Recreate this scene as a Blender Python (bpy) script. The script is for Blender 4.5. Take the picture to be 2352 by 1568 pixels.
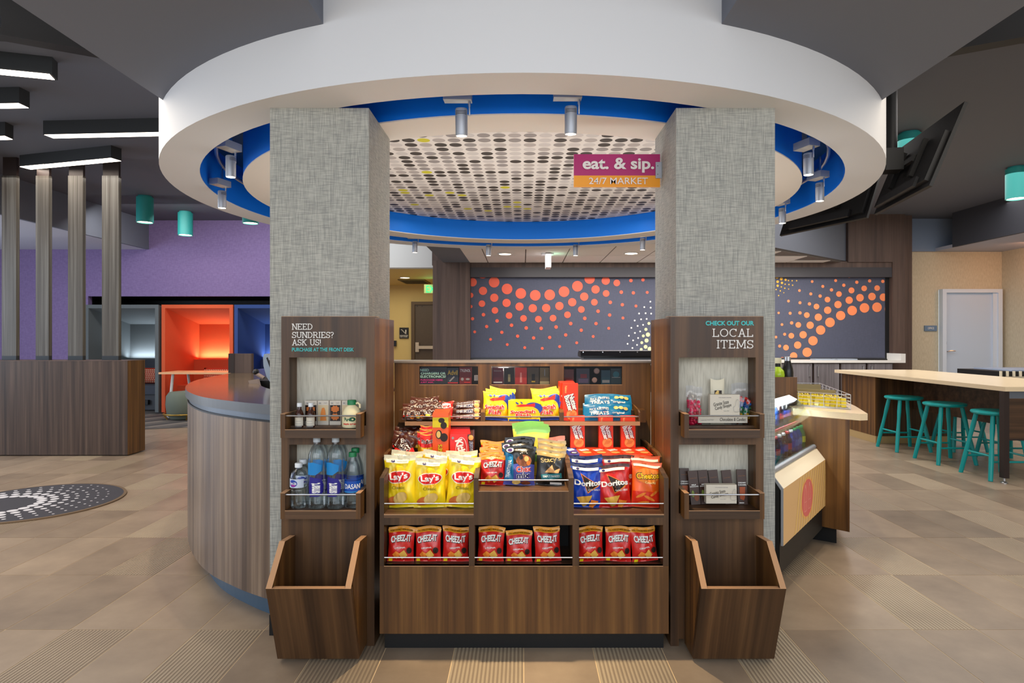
import bpy, bmesh, math, random
from mathutils import Vector, Matrix, noise
R = math.radians
C = bpy.context.scene.collection
for o in list(bpy.data.objects): bpy.data.objects.remove(o)
F = 1450.0; CX = 1200.0; CY = 776.0; EYE = 1.3
def PX(x, Y): return (x - CX) * Y / F
def PZ(y, Y): return EYE - (y - CY) * Y / F
def FY(y, Z=0.0): return (EYE - Z) * F / (y - CY)

# ---------------- camera, world, lights, exposure ----------------
cam = bpy.data.cameras.new('camera'); camo = bpy.data.objects.new('camera', cam); C.objects.link(camo)
cam.sensor_width = 36; cam.lens = F * 36 / 2352
cam.shift_x = (1176 - CX) / 2352; cam.shift_y = -(784 - CY) / 2352
cam.clip_start = 0.05; cam.clip_end = 100
camo.location = (0, 0, EYE); camo.rotation_euler = (R(90), 0, 0)
sc = bpy.context.scene; sc.camera = camo
try: sc.cycles.transparent_max_bounces = 48
except Exception: pass
vs = sc.view_settings; vs.view_transform = 'Standard'; vs.look = 'None'; vs.exposure = 0.0; vs.gamma = 1.0; vs.use_curve_mapping = False
w = bpy.data.worlds.new('daylight'); sc.world = w; w.use_nodes = True
w.node_tree.nodes['Background'].inputs[0].default_value = (0.80, 0.90, 1.0, 1)
w.node_tree.nodes['Background'].inputs[1].default_value = 0.92
def area(name, loc, rot, sx, sy, energy, col=(1, .93, .84)):
    l = bpy.data.lights.new(name, 'AREA'); l.shape = 'RECTANGLE'; l.size = sx; l.size_y = sy; l.energy = energy; l.color = col
    o = bpy.data.objects.new(name, l); o.location = loc; o.rotation_euler = rot; C.objects.link(o); return o
def spot(name, loc, target, energy, ang=50, col=(1, .86, .66), blend=.6, rad=.02):
    l = bpy.data.lights.new(name, 'SPOT'); l.energy = energy; l.spot_size = R(ang); l.spot_blend = blend; l.color = col; l.shadow_soft_size = rad
    o = bpy.data.objects.new(name, l); o.location = loc
    o.rotation_euler = (Vector(target) - Vector(loc)).to_track_quat('-Z', 'Y').to_euler(); C.objects.link(o); return o
def point(name, loc, energy, col, rad=.05):
    l = bpy.data.lights.new(name, 'POINT'); l.energy = energy; l.color = col; l.shadow_soft_size = rad
    o = bpy.data.objects.new(name, l); o.location = loc; C.objects.link(o); return o
area('window_daylight', (0.3, -2.2, 2.35), (R(78), 0, 0), 9, 1.8, 150, (.92, .95, 1))  # unseen soft fill behind the camera, added to lift the room
area('side_daylight', (-9.6, 5.5, 1.7), (R(90), 0, R(-90)), 6, 2.2, 190, (.72, .83, 1))
area('ceiling_light_left', (-4.2, 5.0, 3.1), (0, 0, 0), 3.5, 4.5, 80, (1, .92, .84))
area('ceiling_light_right', (5.2, 6.6, 3.25), (0, 0, 0), 4, 5, 165, (1, .94, .90))
area('ceiling_light_front_left', (-2.9, 2.2, 3.2), (0, 0, 0), 1.6, 2, 34, (1, .86, .66))
area('ceiling_light_front_right', (2.9, 2.2, 3.2), (0, 0, 0), 1.6, 2, 34, (1, .86, .66))
area('ceiling_light_kitchen', (2.3, 9.3, 2.52), (0, 0, 0), 5, 1.4, 140, (1, .95, .9))
area('purple_wall_wash', (-4.9, 9.3, 3.2), (R(28), 0, 0), 2.6, .3, 34, (1, .95, .92))
area('hall_light', (-2.9, 12.6, 2.45), (0, 0, 0), 2, 2.5, 42, (1, .9, .68))
area('cove_light_left', (-3.4, 3.3, 3.3), (R(180), 0, 0), 1.4, .5, 9, (1, .96, .92))  # added out-of-frame fill, brightens the pale upper ceiling; no cove here
area('cove_light_right', (3.4, 3.3, 3.3), (R(180), 0, 0), 1.4, .5, 9, (1, .96, .92))  # matching added fill for the right side of the upper ceiling
area('header_light', (-2.7, 9.7, 3.2), (R(50), 0, 0), 1.6, .3, 16, (.9, .95, 1))  # added fill without a fixture, whitens the hall header
area('core_light', (0, 4.9, 2.44), (0, 0, 0), 2.2, 2.2, 24, (1, .91, .8))
area('disc_uplight', (0, 4.3, 1.35), (R(180), 0, 0), 2.6, 1.8, 22, (1, .95, .9))  # added upward fill with no lamp there, lightens the disc underside
area('right_wall_warm', (7.9, 9.6, 2.7), (R(35), 0, 0), .5, .3, 6, (1, .45, .2))

# ---------------- materials ----------------
def lin(c):
    c = [v / 255 for v in c]
    return tuple(v / 12.92 if v <= .04045 else ((v + .055) / 1.055) ** 2.4 for v in c) + (1,)
MATS = {}
def mat(name, col, rough=.55, metal=0, emit=0, spec=.5, bump=0, bscale=60, alpha=1, trans=0, vary=0, ior=1.45):
    if name in MATS: return MATS[name]
    m = bpy.data.materials.new(name); m.use_nodes = True; nt = m.node_tree; b = nt.nodes['Principled BSDF']
    b.inputs['Base Color'].default_value = lin(col); b.inputs['Roughness'].default_value = rough; b.inputs['Metallic'].default_value = metal
    b.inputs['Specular IOR Level'].default_value = spec; b.inputs['IOR'].default_value = ior
    if emit: b.inputs['Emission Color'].default_value = lin(col); b.inputs['Emission Strength'].default_value = emit
    if trans: b.inputs['Transmission Weight'].default_value = trans
    if alpha < 1: b.inputs['Alpha'].default_value = alpha
    if bump or vary:
        tc = nt.nodes.new('ShaderNodeNewGeometry'); n = nt.nodes.new('ShaderNodeTexNoise'); n.inputs['Scale'].default_value = bscale; n.inputs['Detail'].default_value = 3
        nt.links.new(tc.outputs['Position'], n.inputs['Vector'])
        if bump:
            bp = nt.nodes.new('ShaderNodeBump'); bp.inputs['Strength'].default_value = bump; bp.inputs['Distance'].default_value = .01
            nt.links.new(n.outputs['Fac'], bp.inputs['Height']); nt.links.new(bp.outputs['Normal'], b.inputs['Normal'])
        if vary:
            mx = nt.nodes.new('ShaderNodeMix'); mx.data_type = 'RGBA'; mx.inputs['A'].default_value = tuple(v * (1 - vary) for v in lin(col)[:3]) + (1,)
            mx.inputs['B'].default_value = tuple(min(1, v * (1 + vary)) for v in lin(col)[:3]) + (1,)
            nt.links.new(n.outputs['Fac'], mx.inputs['Factor']); nt.links.new(mx.outputs['Result'], b.inputs['Base Color'])
    MATS[name] = m; return m
def ramp(nt, src, stops):
    r = nt.nodes.new('ShaderNodeValToRGB'); nt.links.new(src, r.inputs[0]); e = r.color_ramp.elements
    while len(e) < len(stops): e.new(.5)
    for k, (p, c) in enumerate(stops): e[k].position = p; e[k].color = c if len(c) == 4 else lin(c)
    return r
def wood(name, dark, mid, light, rough=.42, axis='Z', broad=7.0, fine=70.0):
    m = bpy.data.materials.new(name); m.use_nodes = True; nt = m.node_tree; b = nt.nodes['Principled BSDF']
    g = nt.nodes.new('ShaderNodeNewGeometry')
    def ns(s, long, detail):
        mp = nt.nodes.new('ShaderNodeMapping'); mp.inputs['Scale'].default_value = {'Z': (s, s, long), 'X': (long, s, s), 'F': (s, 0, long)}[axis]
        nt.links.new(g.outputs['Position'], mp.inputs['Vector'])
        n = nt.nodes.new('ShaderNodeTexNoise'); n.inputs['Scale'].default_value = 1; n.inputs['Detail'].default_value = detail; n.inputs['Roughness'].default_value = .6
        nt.links.new(mp.outputs['Vector'], n.inputs['Vector']); return n
    n1 = ns(broad * 2.2, .5, 3); n2 = ns(fine * 2, 2.2, 4)
    r1 = ramp(nt, n1.outputs['Fac'], [(.30, dark), (.5, mid), (.72, light)])
    r2 = ramp(nt, n2.outputs['Fac'], [(.3, (.62, .62, .62, 1)), (.65, (1.12, 1.12, 1.12, 1))])
    mx = nt.nodes.new('ShaderNodeMix'); mx.data_type = 'RGBA'; mx.blend_type = 'MULTIPLY'; mx.inputs['Factor'].default_value = .55
    nt.links.new(r1.outputs[0], mx.inputs['A']); nt.links.new(r2.outputs[0], mx.inputs['B']); nt.links.new(mx.outputs['Result'], b.inputs['Base Color'])
    b.inputs['Roughness'].default_value = rough; b.inputs['Specular IOR Level'].default_value = .45
    MATS[name] = m; return m
def linen(name, base, dark, light, s=150.0, rough=.8, strength=.8, axes='XZ'):
    m = bpy.data.materials.new(name); m.use_nodes = True; nt = m.node_tree; b = nt.nodes['Principled BSDF']
    g = nt.nodes.new('ShaderNodeNewGeometry'); ns = []
    for sv in ((s, s, 16), (18, 18, s)):
        mp = nt.nodes.new('ShaderNodeMapping'); mp.inputs['Scale'].default_value = sv; nt.links.new(g.outputs['Position'], mp.inputs['Vector'])
        n = nt.nodes.new('ShaderNodeTexNoise'); n.inputs['Scale'].default_value = 1; n.inputs['Detail'].default_value = 3; nt.links.new(mp.outputs['Vector'], n.inputs['Vector']); ns.append(n)
    a = nt.nodes.new('ShaderNodeMath'); a.operation = 'MULTIPLY' if axes == 'XZ' else 'ADD'
    nt.links.new(ns[0].outputs['Fac'], a.inputs[0]); nt.links.new(ns[1].outputs['Fac'], a.inputs[1])
    if axes == 'Z':
        a.operation = 'MULTIPLY'; nt.links.remove(a.inputs[1].links[0]); a.inputs[1].default_value = .5
    r = ramp(nt, a.outputs[0], [(.13, dark), (.24, base), (.38, light)])
    nt.links.new(r.outputs[0], b.inputs['Base Color']); b.inputs['Roughness'].default_value = rough; b.inputs['Specular IOR Level'].default_value = .2
    bp = nt.nodes.new('ShaderNodeBump'); bp.inputs['Strength'].default_value = .35; bp.inputs['Distance'].default_value = .003
    nt.links.new(a.outputs[0], bp.inputs['Height']); nt.links.new(bp.outputs['Normal'], b.inputs['Normal'])
    MATS[name] = m; return m
def objvary(name, col, col2, rough=.5, nscale=7, nmix=.5):
    m = bpy.data.materials.new(name); m.use_nodes = True; nt = m.node_tree; b = nt.nodes['Principled BSDF']
    oi = nt.nodes.new('ShaderNodeObjectInfo'); g = nt.nodes.new('ShaderNodeNewGeometry'); n = nt.nodes.new('ShaderNodeTexNoise')
    n.inputs['Scale'].default_value = nscale; n.inputs['Detail'].default_value = 6; n.inputs['Roughness'].default_value = .62; nt.links.new(g.outputs['Position'], n.inputs['Vector'])
    mx = nt.nodes.new('ShaderNodeMix'); mx.data_type = 'FLOAT'; mx.inputs['Factor'].default_value = nmix
    nt.links.new(oi.outputs['Random'], mx.inputs[2]); nt.links.new(n.outputs['Fac'], mx.inputs[3])
    r = ramp(nt, mx.outputs[0], [(.2, col), (.8, col2)])
    nt.links.new(r.outputs[0], b.inputs['Base Color']); b.inputs['Roughness'].default_value = rough; b.inputs['Specular IOR Level'].default_value = .35
    MATS[name] = m; return m
def clear(name, col, gloss=.18, rough=.03):
    m = bpy.data.materials.new(name); m.use_nodes = True; nt = m.node_tree; nt.nodes.clear()
    o = nt.nodes.new('ShaderNodeOutputMaterial'); t = nt.nodes.new('ShaderNodeBsdfTransparent'); t.inputs[0].default_value = lin(col)
    g = nt.nodes.new('ShaderNodeBsdfGlossy'); g.inputs['Roughness'].default_value = rough; mx = nt.nodes.new('ShaderNodeMixShader')
    lw = nt.nodes.new('ShaderNodeFresnel'); lw.inputs[0].default_value = 1.42
    a = nt.nodes.new('ShaderNodeMath'); a.operation = 'MULTIPLY_ADD'; a.inputs[1].default_value = .6; a.inputs[2].default_value = gloss * .35; a.use_clamp = True
    nt.links.new(lw.outputs[0], a.inputs[0]); nt.links.new(a.outputs[0], mx.inputs[0])
    nt.links.new(t.outputs[0], mx.inputs[1]); nt.links.new(g.outputs[0], mx.inputs[2]); nt.links.new(mx.outputs[0], o.inputs[0])
    MATS[name] = m; return m

WOOD = wood('walnut_laminate', (48, 31, 18), (77, 52, 31), (108, 76, 46))
WOODW = wood('walnut_laminate_warm', (62, 38, 17), (96, 63, 30), (130, 91, 46))
WOODF = wood('walnut_laminate_front', (48, 31, 18), (77, 52, 31), (108, 76, 46), axis='F')
WOODP = wood('partition_walnut', (46, 34, 28), (70, 54, 45), (96, 78, 66), rough=.4, broad=10)
WOODG = wood('greyed_walnut', (74, 58, 48), (108, 90, 76), (146, 126, 106), rough=.36, broad=9)
WOODX = wood('walnut_cross_grain', (48, 33, 22), (74, 52, 35), (98, 70, 48), axis='X')
EDGE = mat('edge_banding', (176, 134, 98), .45)
WENGE = wood('dark_wenge', (72, 57, 52), (88, 70, 62), (102, 83, 74), rough=.5, fine=110)
DARKWOOD = mat('dark_wood', (42, 30, 27), .5)
SLATW = wood('slat_wood', (56, 50, 45), (78, 74, 68), (104, 102, 98), rough=.35, broad=16)
LINEN = linen('linen_wallcover', (164, 164, 157), (142, 143, 139), (184, 183, 175), s=270)
NICHE = linen('niche_wallcover', (196, 192, 178), (178, 174, 160), (210, 206, 192), axes='Z')
TAN = linen('tan_wallcover', (202, 190, 164), (192, 180, 154), (212, 201, 177), axes='Z', s=60)
PURPLE = linen('purple_wallcover', (128, 109, 153), (122, 103, 146), (134, 115, 160), s=60)
WHITE = mat('white_paint', (206, 204, 200), .6)
SOFFITW = mat('ring_white', (226, 227, 230), .65)
DISCW = mat('disc_white', (232, 224, 214), .65)
BLUE = mat('cobalt_paint', (0, 126, 240), .5)
CEILD = mat('charcoal_paint', (93, 97, 108), .75)
BEAMM = mat('grey_beam_paint', (112, 117, 130), .75)
BULK = mat('bulkhead_grey', (108, 114, 126), .75)
LIGHTC = mat('pale_ceiling', (190, 184, 180), .7)
TILEC = mat('ceiling_tile_white', (226, 222, 218), .8, bump=.1, bscale=200)
SHADE = linen('shade_navy', (80, 83, 99), (78, 81, 96), (82, 85, 102), s=90)
BLACK = mat('black', (14, 14, 15), .5)
BLACKG = mat('black_gloss', (16, 17, 20), .25)
DKGREY = mat('dark_grey', (52, 54, 60), .5)
CHROME = mat('brushed_steel', (196, 196, 198), .28, 1)
ALU = mat('aluminium', (170, 174, 182), .42, .5)
TEAL = mat('teal_paint', (8, 152, 152), .36)
TEALC = mat('teal_lamp', (42, 150, 146), .45)
LAMP = mat('lamp_face', (255, 236, 205), .5, emit=9)
LAMPW = mat('linear_lamp_face', (255, 240, 222), .5, emit=6)
QUARTZ = mat('cream_quartz', (226, 206, 172), .22, vary=.04, bscale=120)
STONE = mat('brown_stone', (104, 88, 66), .12, vary=.25, bscale=9)
STONEE = mat('grey_stone_edge', (92, 96, 102), .3)
WOODK = wood('grey_cabinet_wood', (92, 88, 92), (112, 107, 110), (130, 126, 130), broad=12)
SCREENG = mat('grey_plastic', (120, 124, 130), .4)
GLASS = clear('glass', (248, 252, 250), .0)
PLASTIC = clear('clear_plastic', (246, 250, 252), .12, .1)
FILM = clear('clear_film', (248, 248, 250), .15, .15)
def foil(name, col, rough=.3): return mat(name, col, rough, 0.0, spec=.8)
WH = mat('print_white', (240, 238, 232), .45); INK = mat('print_black', (24, 20, 20), .5)

# ---------------- mesh helpers ----------------
PUSH = 1.0
def pushm_k(k): return Matrix.Translation((0, 0, EYE)) @ Matrix.Scale(k, 4) @ Matrix.Translation((0, 0, -EYE))
def pushm():
    return Matrix.Translation((0, 0, EYE)) @ Matrix.Scale(PUSH, 4) @ Matrix.Translation((0, 0, -EYE))
ORD = ['first', 'second', 'third', 'fourth', 'fifth', 'sixth', 'seventh', 'eighth', 'ninth', 'tenth', 'eleventh', 'twelfth']
class MB:
    def __init__(s): s.bm = bmesh.new(); s.mi = 0
    def f(s, pts, mi=None):
        vs_ = [s.bm.verts.new(p) for p in pts]
        try: fc = s.bm.faces.new(vs_); fc.material_index = s.mi if mi is None else mi; return fc
        except ValueError: return None
    def box(s, x0, x1, y0, y1, z0, z1, mi=None):
        v = [s.bm.verts.new((x, y, z)) for x in (x0, x1) for y in (y0, y1) for z in (z0, z1)]
        for q in ((0, 1, 3, 2), (4, 6, 7, 5), (0, 4, 5, 1), (2, 3, 7, 6), (0, 2, 6, 4), (1, 5, 7, 3)):
            s.bm.faces.new([v[i] for i in q]).material_index = s.mi if mi is None else mi
        return s
    def obox(s, c, ax, ay, hx, hy, z0, z1, mi=None):   # oriented in plan
        c = Vector(c); ax = Vector(ax).normalized(); ay = Vector(ay).normalized()
        p = [c + ax * a * hx + ay * b * hy for a, b in ((-1, -1), (1, -1), (1, 1), (-1, 1))]
        return s.prism([(q.x, q.y) for q in p], z0, z1, mi)
    def prism(s, poly, z0, z1, mi=None, mit=None, mib=None):
        n = len(poly); a = [s.bm.verts.new((p[0], p[1], z0)) for p in poly]; b = [s.bm.verts.new((p[0], p[1], z1)) for p in poly]
        m = s.mi if mi is None else mi
        for i in range(n): s.bm.faces.new((a[i], a[(i + 1) % n], b[(i + 1) % n], b[i])).material_index = m
        s.bm.faces.new(a[::-1]).material_index = m if mib is None else mib
        s.bm.faces.new(b).material_index = m if mit is None else mit
        return s
    def prof(s, pts, x0, x1, mi=None):   # polygon in YZ pushed along X
        n = len(pts); a = [s.bm.verts.new((x0, p[0], p[1])) for p in pts]; b = [s.bm.verts.new((x1, p[0], p[1])) for p in pts]
        m = s.mi if mi is None else mi
        for i in range(n): s.bm.faces.new((a[i], a[(i + 1) % n], b[(i + 1) % n], b[i])).material_index = m
        s.bm.faces.new(a[::-1]).material_index = m; s.bm.faces.new(b).material_index = m; return s
    def lathe(s, prof, c=(0, 0, 0), seg=24, mi=None, axis=None, closed=False, a0=0, a1=360, cap=False):
        m = s.mi if mi is None else mi; full = (a1 - a0) >= 360; n = seg if full else seg + 1; rings = []
        q = Vector((0, 0, 1)).rotation_difference(Vector(axis)) if axis else None
        for r, z in prof:
            ring = []
            for i in range(n):
                a = R(a0 + (a1 - a0) * i / seg); v = Vector((r * math.cos(a), r * math.sin(a), z))
                if q: v = q @ v
                ring.append(s.bm.verts.new(v + Vector(c)))
            rings.append(ring)
        K = len(rings)
        for k in range(K if closed else K - 1):
            A, B = rings[k], rings[(k + 1) % K]
            for i in range(n if full else n - 1): s.bm.faces.new((A[i], A[(i + 1) % n], B[(i + 1) % n], B[i])).material_index = m
        if not closed:
            if cap and full and prof[0][0] > 1e-5: s.bm.faces.new(rings[0][::-1]).material_index = m
            if cap and full and prof[-1][0] > 1e-5: s.bm.faces.new(rings[-1]).material_index = m
        return s
    def cyl(s, p0, p1, r0, r1=None, seg=12, mi=None):
        p0 = Vector(p0); d = Vector(p1) - p0; r1 = r0 if r1 is None else r1
        return s.lathe([(r0, 0), (r1, d.length)], p0, seg, mi, axis=d.normalized(), cap=True)
    def tube(s, pts, r, seg=8, mi=None, closed=False):
        m = s.mi if mi is None else mi; P = [Vector(p) for p in pts]; n = len(P); rings = []
        for i, p in enumerate(P):
            t = (P[(i + 1) % n] - P[i - 1]) if closed else (P[min(i + 1, n - 1)] - P[max(i - 1, 0)])
            t.normalize(); up = Vector((0, 0, 1)) if abs(t.z) < .95 else Vector((1, 0, 0)); a = t.cross(up).normalized(); b = a.cross(t)
            rr = r[i] if isinstance(r, (list, tuple)) else r
            rings.append([s.bm.verts.new(p + (a * math.cos(k * 2 * math.pi / seg) + b * math.sin(k * 2 * math.pi / seg)) * rr) for k in range(seg)])
        for i in range(n if closed else n - 1):
            A, B = rings[i], rings[(i + 1) % n]
            for k in range(seg): s.bm.faces.new((A[k], A[(k + 1) % seg], B[(k + 1) % seg], B[k])).material_index = m
        if not closed: s.bm.faces.new(rings[0][::-1]).material_index = m; s.bm.faces.new(rings[-1]).material_index = m
        return s
    def ball(s, c, r, mi=None, seg=12, sx=1, sz=1):
        pr = [(max(0.0001, r * sx * math.sin(math.pi * k / 8)), -r * sz * math.cos(math.pi * k / 8)) for k in range(9)]
        return s.lathe(pr, c, seg, mi)
    def build(s, name, mats, parent=None, smooth=False, bevel=0, kind=None, label=None):
        if smooth == 'w' or smooth: bmesh.ops.remove_doubles(s.bm, verts=s.bm.verts, dist=1e-5)
        if bevel:
            es = [e for e in s.bm.edges if len(e.link_faces) == 2 and e.calc_face_angle(0) > .6]
            bmesh.ops.bevel(s.bm, geom=es, offset=bevel, segments=2, affect='EDGES', profile=.6)
        bmesh.ops.recalc_face_normals(s.bm, faces=s.bm.faces)
        me = bpy.data.meshes.new(name)
        if parent is not None:
            top = parent
            while top.parent: top = top.parent
            if PUSH != 1: s.bm.transform(pushm())
            s.bm.transform(top.matrix_basis.inverted())
        s.bm.to_mesh(me); s.bm.free()
        for m in (mats if isinstance(mats, (list, tuple)) else [mats]): me.materials.append(m)
        if smooth:
            me.shade_smooth(); me.set_sharp_from_angle(angle=R(38))
        o = bpy.data.objects.new(name, me); C.objects.link(o)
        if parent is not None: o.parent = parent
        if kind: o['kind'] = kind
        if label: o['label'] = label
        return o
def tag(o, label, cat, group=None, kind=None):
    o['label'] = label; o['category'] = cat
    if group: o['group'] = group
    if kind: o['kind'] = kind
    return o
def thing(name, label, cat, loc=(0, 0, 0), rot=(0, 0, 0), group=None):
    o = bpy.data.objects.new(name, None); C.objects.link(o); o.location = loc; o.rotation_euler = rot; o.empty_display_size = .1
    o.rotation_mode = 'XYZ'; bpy.context.view_layer.update() if False else None
    return tag(o, label, cat, group)
def move(o, loc, rot=(0, 0, 0), scale=None):
    o.location = loc; o.rotation_euler = rot
    if scale: o.scale = (scale,) * 3 if not isinstance(scale, tuple) else scale
    return o
def copy_tree(o, parent=None):
    c = o.copy(); C.objects.link(c); c.parent = parent
    for ch in list(o.children): copy_tree(ch, c)
    return c
class Stock:   # first placement moves the original, later ones copy it
    def __init__(s, make): s.make = make; s.o = None; s.n = 0
    def put(s, loc, rot=(0, 0, 0), label='', cat=None, group=None, scale=None):
        global PUSH
        pk = PUSH; PUSH = 1.0
        if pk != 1:
            loc = pushm_k(pk) @ Vector(loc); sv = (1, 1, 1) if not scale else ((scale,) * 3 if not isinstance(scale, tuple) else scale); scale = tuple(v * pk for v in sv)
        if s.o is None: s.o = s.make(); c = s.o
        else:
            c = copy_tree(s.o)
            if 'group' in c: del c['group']
        PUSH = pk; s.n += 1; move(c, loc, rot, scale); c['label'] = label
        if cat: c['category'] = cat
        if group: c['group'] = group
        return c
def struct(name, mb, m, parent=None, **k):
    o = mb.build(name, m, parent, **k)
    if parent is None: o['kind'] = 'structure'
    return o

# ---------------- lettering and printed art ----------------
TXT = {}
def text_tris(body, bold=.0):
    key = (body, bold)
    if key not in TXT:
        cu = bpy.data.curves.new('t', 'FONT'); cu.body = body; cu.size = 1; cu.offset = bold; cu.resolution_u = 4; cu.fill_mode = 'FRONT'
        o = bpy.data.objects.new('t', cu); C.objects.link(o)
        me = o.to_mesh(); V = [tuple(v.co[:2]) for v in me.vertices]; Fc = [tuple(p.vertices) for p in me.polygons]
        o.to_mesh_clear(); bpy.data.objects.remove(o); bpy.data.curves.remove(cu)
        xs = [v[0] for v in V]; ys = [v[1] for v in V]; x0, x1, y0, y1 = min(xs), max(xs), min(ys), max(ys)
        V = [((x - x0) / (x1 - x0) - .5, (y - y0) / (y1 - y0) - .5) for x, y in V]
        TXT[key] = (V, Fc)
    return TXT[key]
def T(s, cx, cz, w, h, m, rot=0, bold=.03, shear=0): return ('t', s, cx, cz, w, h, m, rot, bold, shear)
def E(cx, cz, rx, rz, m, rot=0): return ('e', cx, cz, rx, rz, m, rot)
def P(pts, m): return ('p', pts, m)
def B(x0, x1, z0, z1, m): return ('p', [(x0, z0), (x1, z0), (x1, z1), (x0, z1)], m)
def art(items, W, H, mapf, name, parent, maxlen=.012, kind=None):
    mats = []; out = bmesh.new(); lay = 0
    for it in items:
        lay += 1; bm = bmesh.new()
        if it[0] == 't':
            _, s, cx, cz, w_, h_, m, rot, bold, shear = it; V, Fc = text_tris(s, bold); ca, sa = math.cos(R(rot)), math.sin(R(rot)); vv = []
            for x, y in V:
                x = x * w_ * W + shear * y * h_ * H; y = y * h_ * H
                vv.append(bm.verts.new((cx * W + x * ca - y * sa, 0, cz * H + x * sa + y * ca)))
            for f in Fc:
                try: bm.faces.new([vv[i] for i in f])
                except ValueError: pass
        elif it[0] == 'e':
            _, cx, cz, rx, rz, m, rot = it; ca, sa = math.cos(R(rot)), math.sin(R(rot)); pts = []
            for k in range(24):
                a = k * math.pi / 12; x = rx * W * math.cos(a); y = rz * H * math.sin(a); pts.append((cx * W + x * ca - y * sa, 0, cz * H + x * sa + y * ca))
            bm.faces.new([bm.verts.new(p) for p in pts])
        else:
            _, pts, m = it; bm.faces.new([bm.verts.new((x * W, 0, z * H)) for x, z in pts])
        if maxlen:
            bmesh.ops.triangulate(bm, faces=bm.faces)
            for _k in range(5):
                es = [e for e in bm.edges if e.calc_length() > maxlen]
                if not es: break
                bmesh.ops.subdivide_edges(bm, edges=es, cuts=1, use_grid_fill=False); bmesh.ops.triangulate(bm, faces=bm.faces)
        if m not in mats: mats.append(m)
        mi = mats.index(m); vm = {}
        for v in bm.verts: vm[v] = out.verts.new(mapf(v.co.x, v.co.z, lay))
        for f in bm.faces:
            try: nf = out.faces.new([vm[v] for v in f.verts]); nf.material_index = mi
            except ValueError: pass
        bm.free()
    mb = MB(); mb.bm.free(); mb.bm = out
    me = bpy.data.meshes.new(name); out.normal_update()
    top = parent
    if parent is not None:
        while top.parent: top = top.parent
        if PUSH != 1: out.transform(pushm())
        out.transform(top.matrix_basis.inverted())
    out.to_mesh(me); out.free()
    for m in mats: me.materials.append(m)
    me.shade_smooth()
    o = bpy.data.objects.new(name, me); C.objects.link(o); o.parent = parent
    if kind: o['kind'] = kind
    return o
def flatmap(x0, y, z0, eps=.0006): return lambda x, z, l: Vector((x0 + x, y - .0005 - eps * l, z0 + z))
SLAB = {'N': (.82, 'l.12,0,.12,1;l.12,1,.68,0;l.68,0,.68,1;s.12,0;s.1,1;s.68,1'), 'E': (.74, 'l.14,0,.14,1;l0,.05,.62,.05;l0,.95,.62,.95;l.14,.5,.5,.5;l.6,0,.6,.24;l.6,.76,.6,1'),
 'D': (.82, 'l.14,0,.14,1;a.3,.5,.4,.45,-90,90;l0,.05,.3,.05;l0,.95,.3,.95'), 'S': (.68, 'a.32,.72,.24,.23,10,270;a.32,.27,.26,.22,-170,90;l.56,.7,.56,.97;l.06,.03,.06,.3'),
 'U': (.84, 'l.14,.35,.14,1;l.66,.35,.66,1;a.4,.35,.26,.3,180,360;s.14,1;s.66,1'), 'R': (.82, 'l.14,0,.14,1;l0,.95,.4,.95;a.4,.72,.22,.23,-90,90;l.14,.49,.4,.49;l.4,.49,.66,.05;s.14,0;s.68,0'),
 'I': (.4, 'l.18,0,.18,1;s.18,0;s.18,1'), '?': (.55, 'a.24,.74,.2,.21,-90,170;l.24,.53,.24,.28;l.24,0,.24,.13'), 'A': (.86, 'l.14,0,.41,1;l.41,1,.68,0;l.24,.35,.58,.35;s.14,0;s.68,0'),
 'K': (.84, 'l.14,0,.14,1;l.14,.45,.6,.95;l.3,.6,.64,.03;s.14,0;s.14,1;s.62,1;s.66,0'), '!': (.3, 'l.12,1,.12,.3;l.12,0,.12,.13'), 'L': (.72, 'l.14,0,.14,1;l0,.05,.6,.05;l.6,0,.6,.28;s.14,1'),
 'O': (.92, 'a.43,.5,.36,.45,0,360'), 'C': (.84, 'a.42,.5,.35,.45,45,315;l.68,.68,.68,.97'), 'T': (.8, 'l.36,0,.36,1;l.04,.95,.68,.95;l.06,.74,.06,1;l.66,.74,.66,1;s.36,0'),
 'M': (1.06, 'l.14,0,.14,1;l.14,1,.5,.15;l.5,.15,.86,1;l.86,0,.86,1;s.14,0;s.12,1;s.86,0;s.88,1'), ' ': (.4, '')}
def slab_text(s, x, z, h, width, y, m, parent, align='L', t=.105, name='lettering'):
    tot = sum(SLAB[c][0] for c in s); k = width / tot; x0 = x if align == 'L' else x - width; mb = MB(); n = 0
    def ln(a, b, c, d):
        nonlocal n; n += 1
        v = Vector((c - a, d - b)); L = v.length; v /= L; p = Vector((-v.y, v.x)) * t / 2; q = [(a + p.x, b + p.y), (a - p.x, b - p.y), (c - p.x, d - p.y), (c + p.x, d + p.y)]
        mb.prof3([(x0 + u * k, z + w_ * h) for u, w_ in q], y - .002 - n * .00002, y)
    for ch in s:
        wd, pr = SLAB[ch]
        for e in [q for q in pr.split(';') if q]:
            v = [float(u) for u in e[1:].split(',')]
            if e[0] == 'l': ln(*v)
            elif e[0] == 's': ln(v[0] - .13, .05 if v[1] < .5 else .95, v[0] + .13, .05 if v[1] < .5 else .95)
            else:
                K = 14; pa = [(v[0] + v[2] * math.cos(R(v[4] + (v[5] - v[4]) * i / K)), v[1] + v[3] * math.sin(R(v[4] + (v[5] - v[4]) * i / K))) for i in range(K + 1)]
                for i in range(K): ln(*pa[i], *pa[i + 1])
        x0 += wd * k
    return mb.build(name, m, parent)
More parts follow.
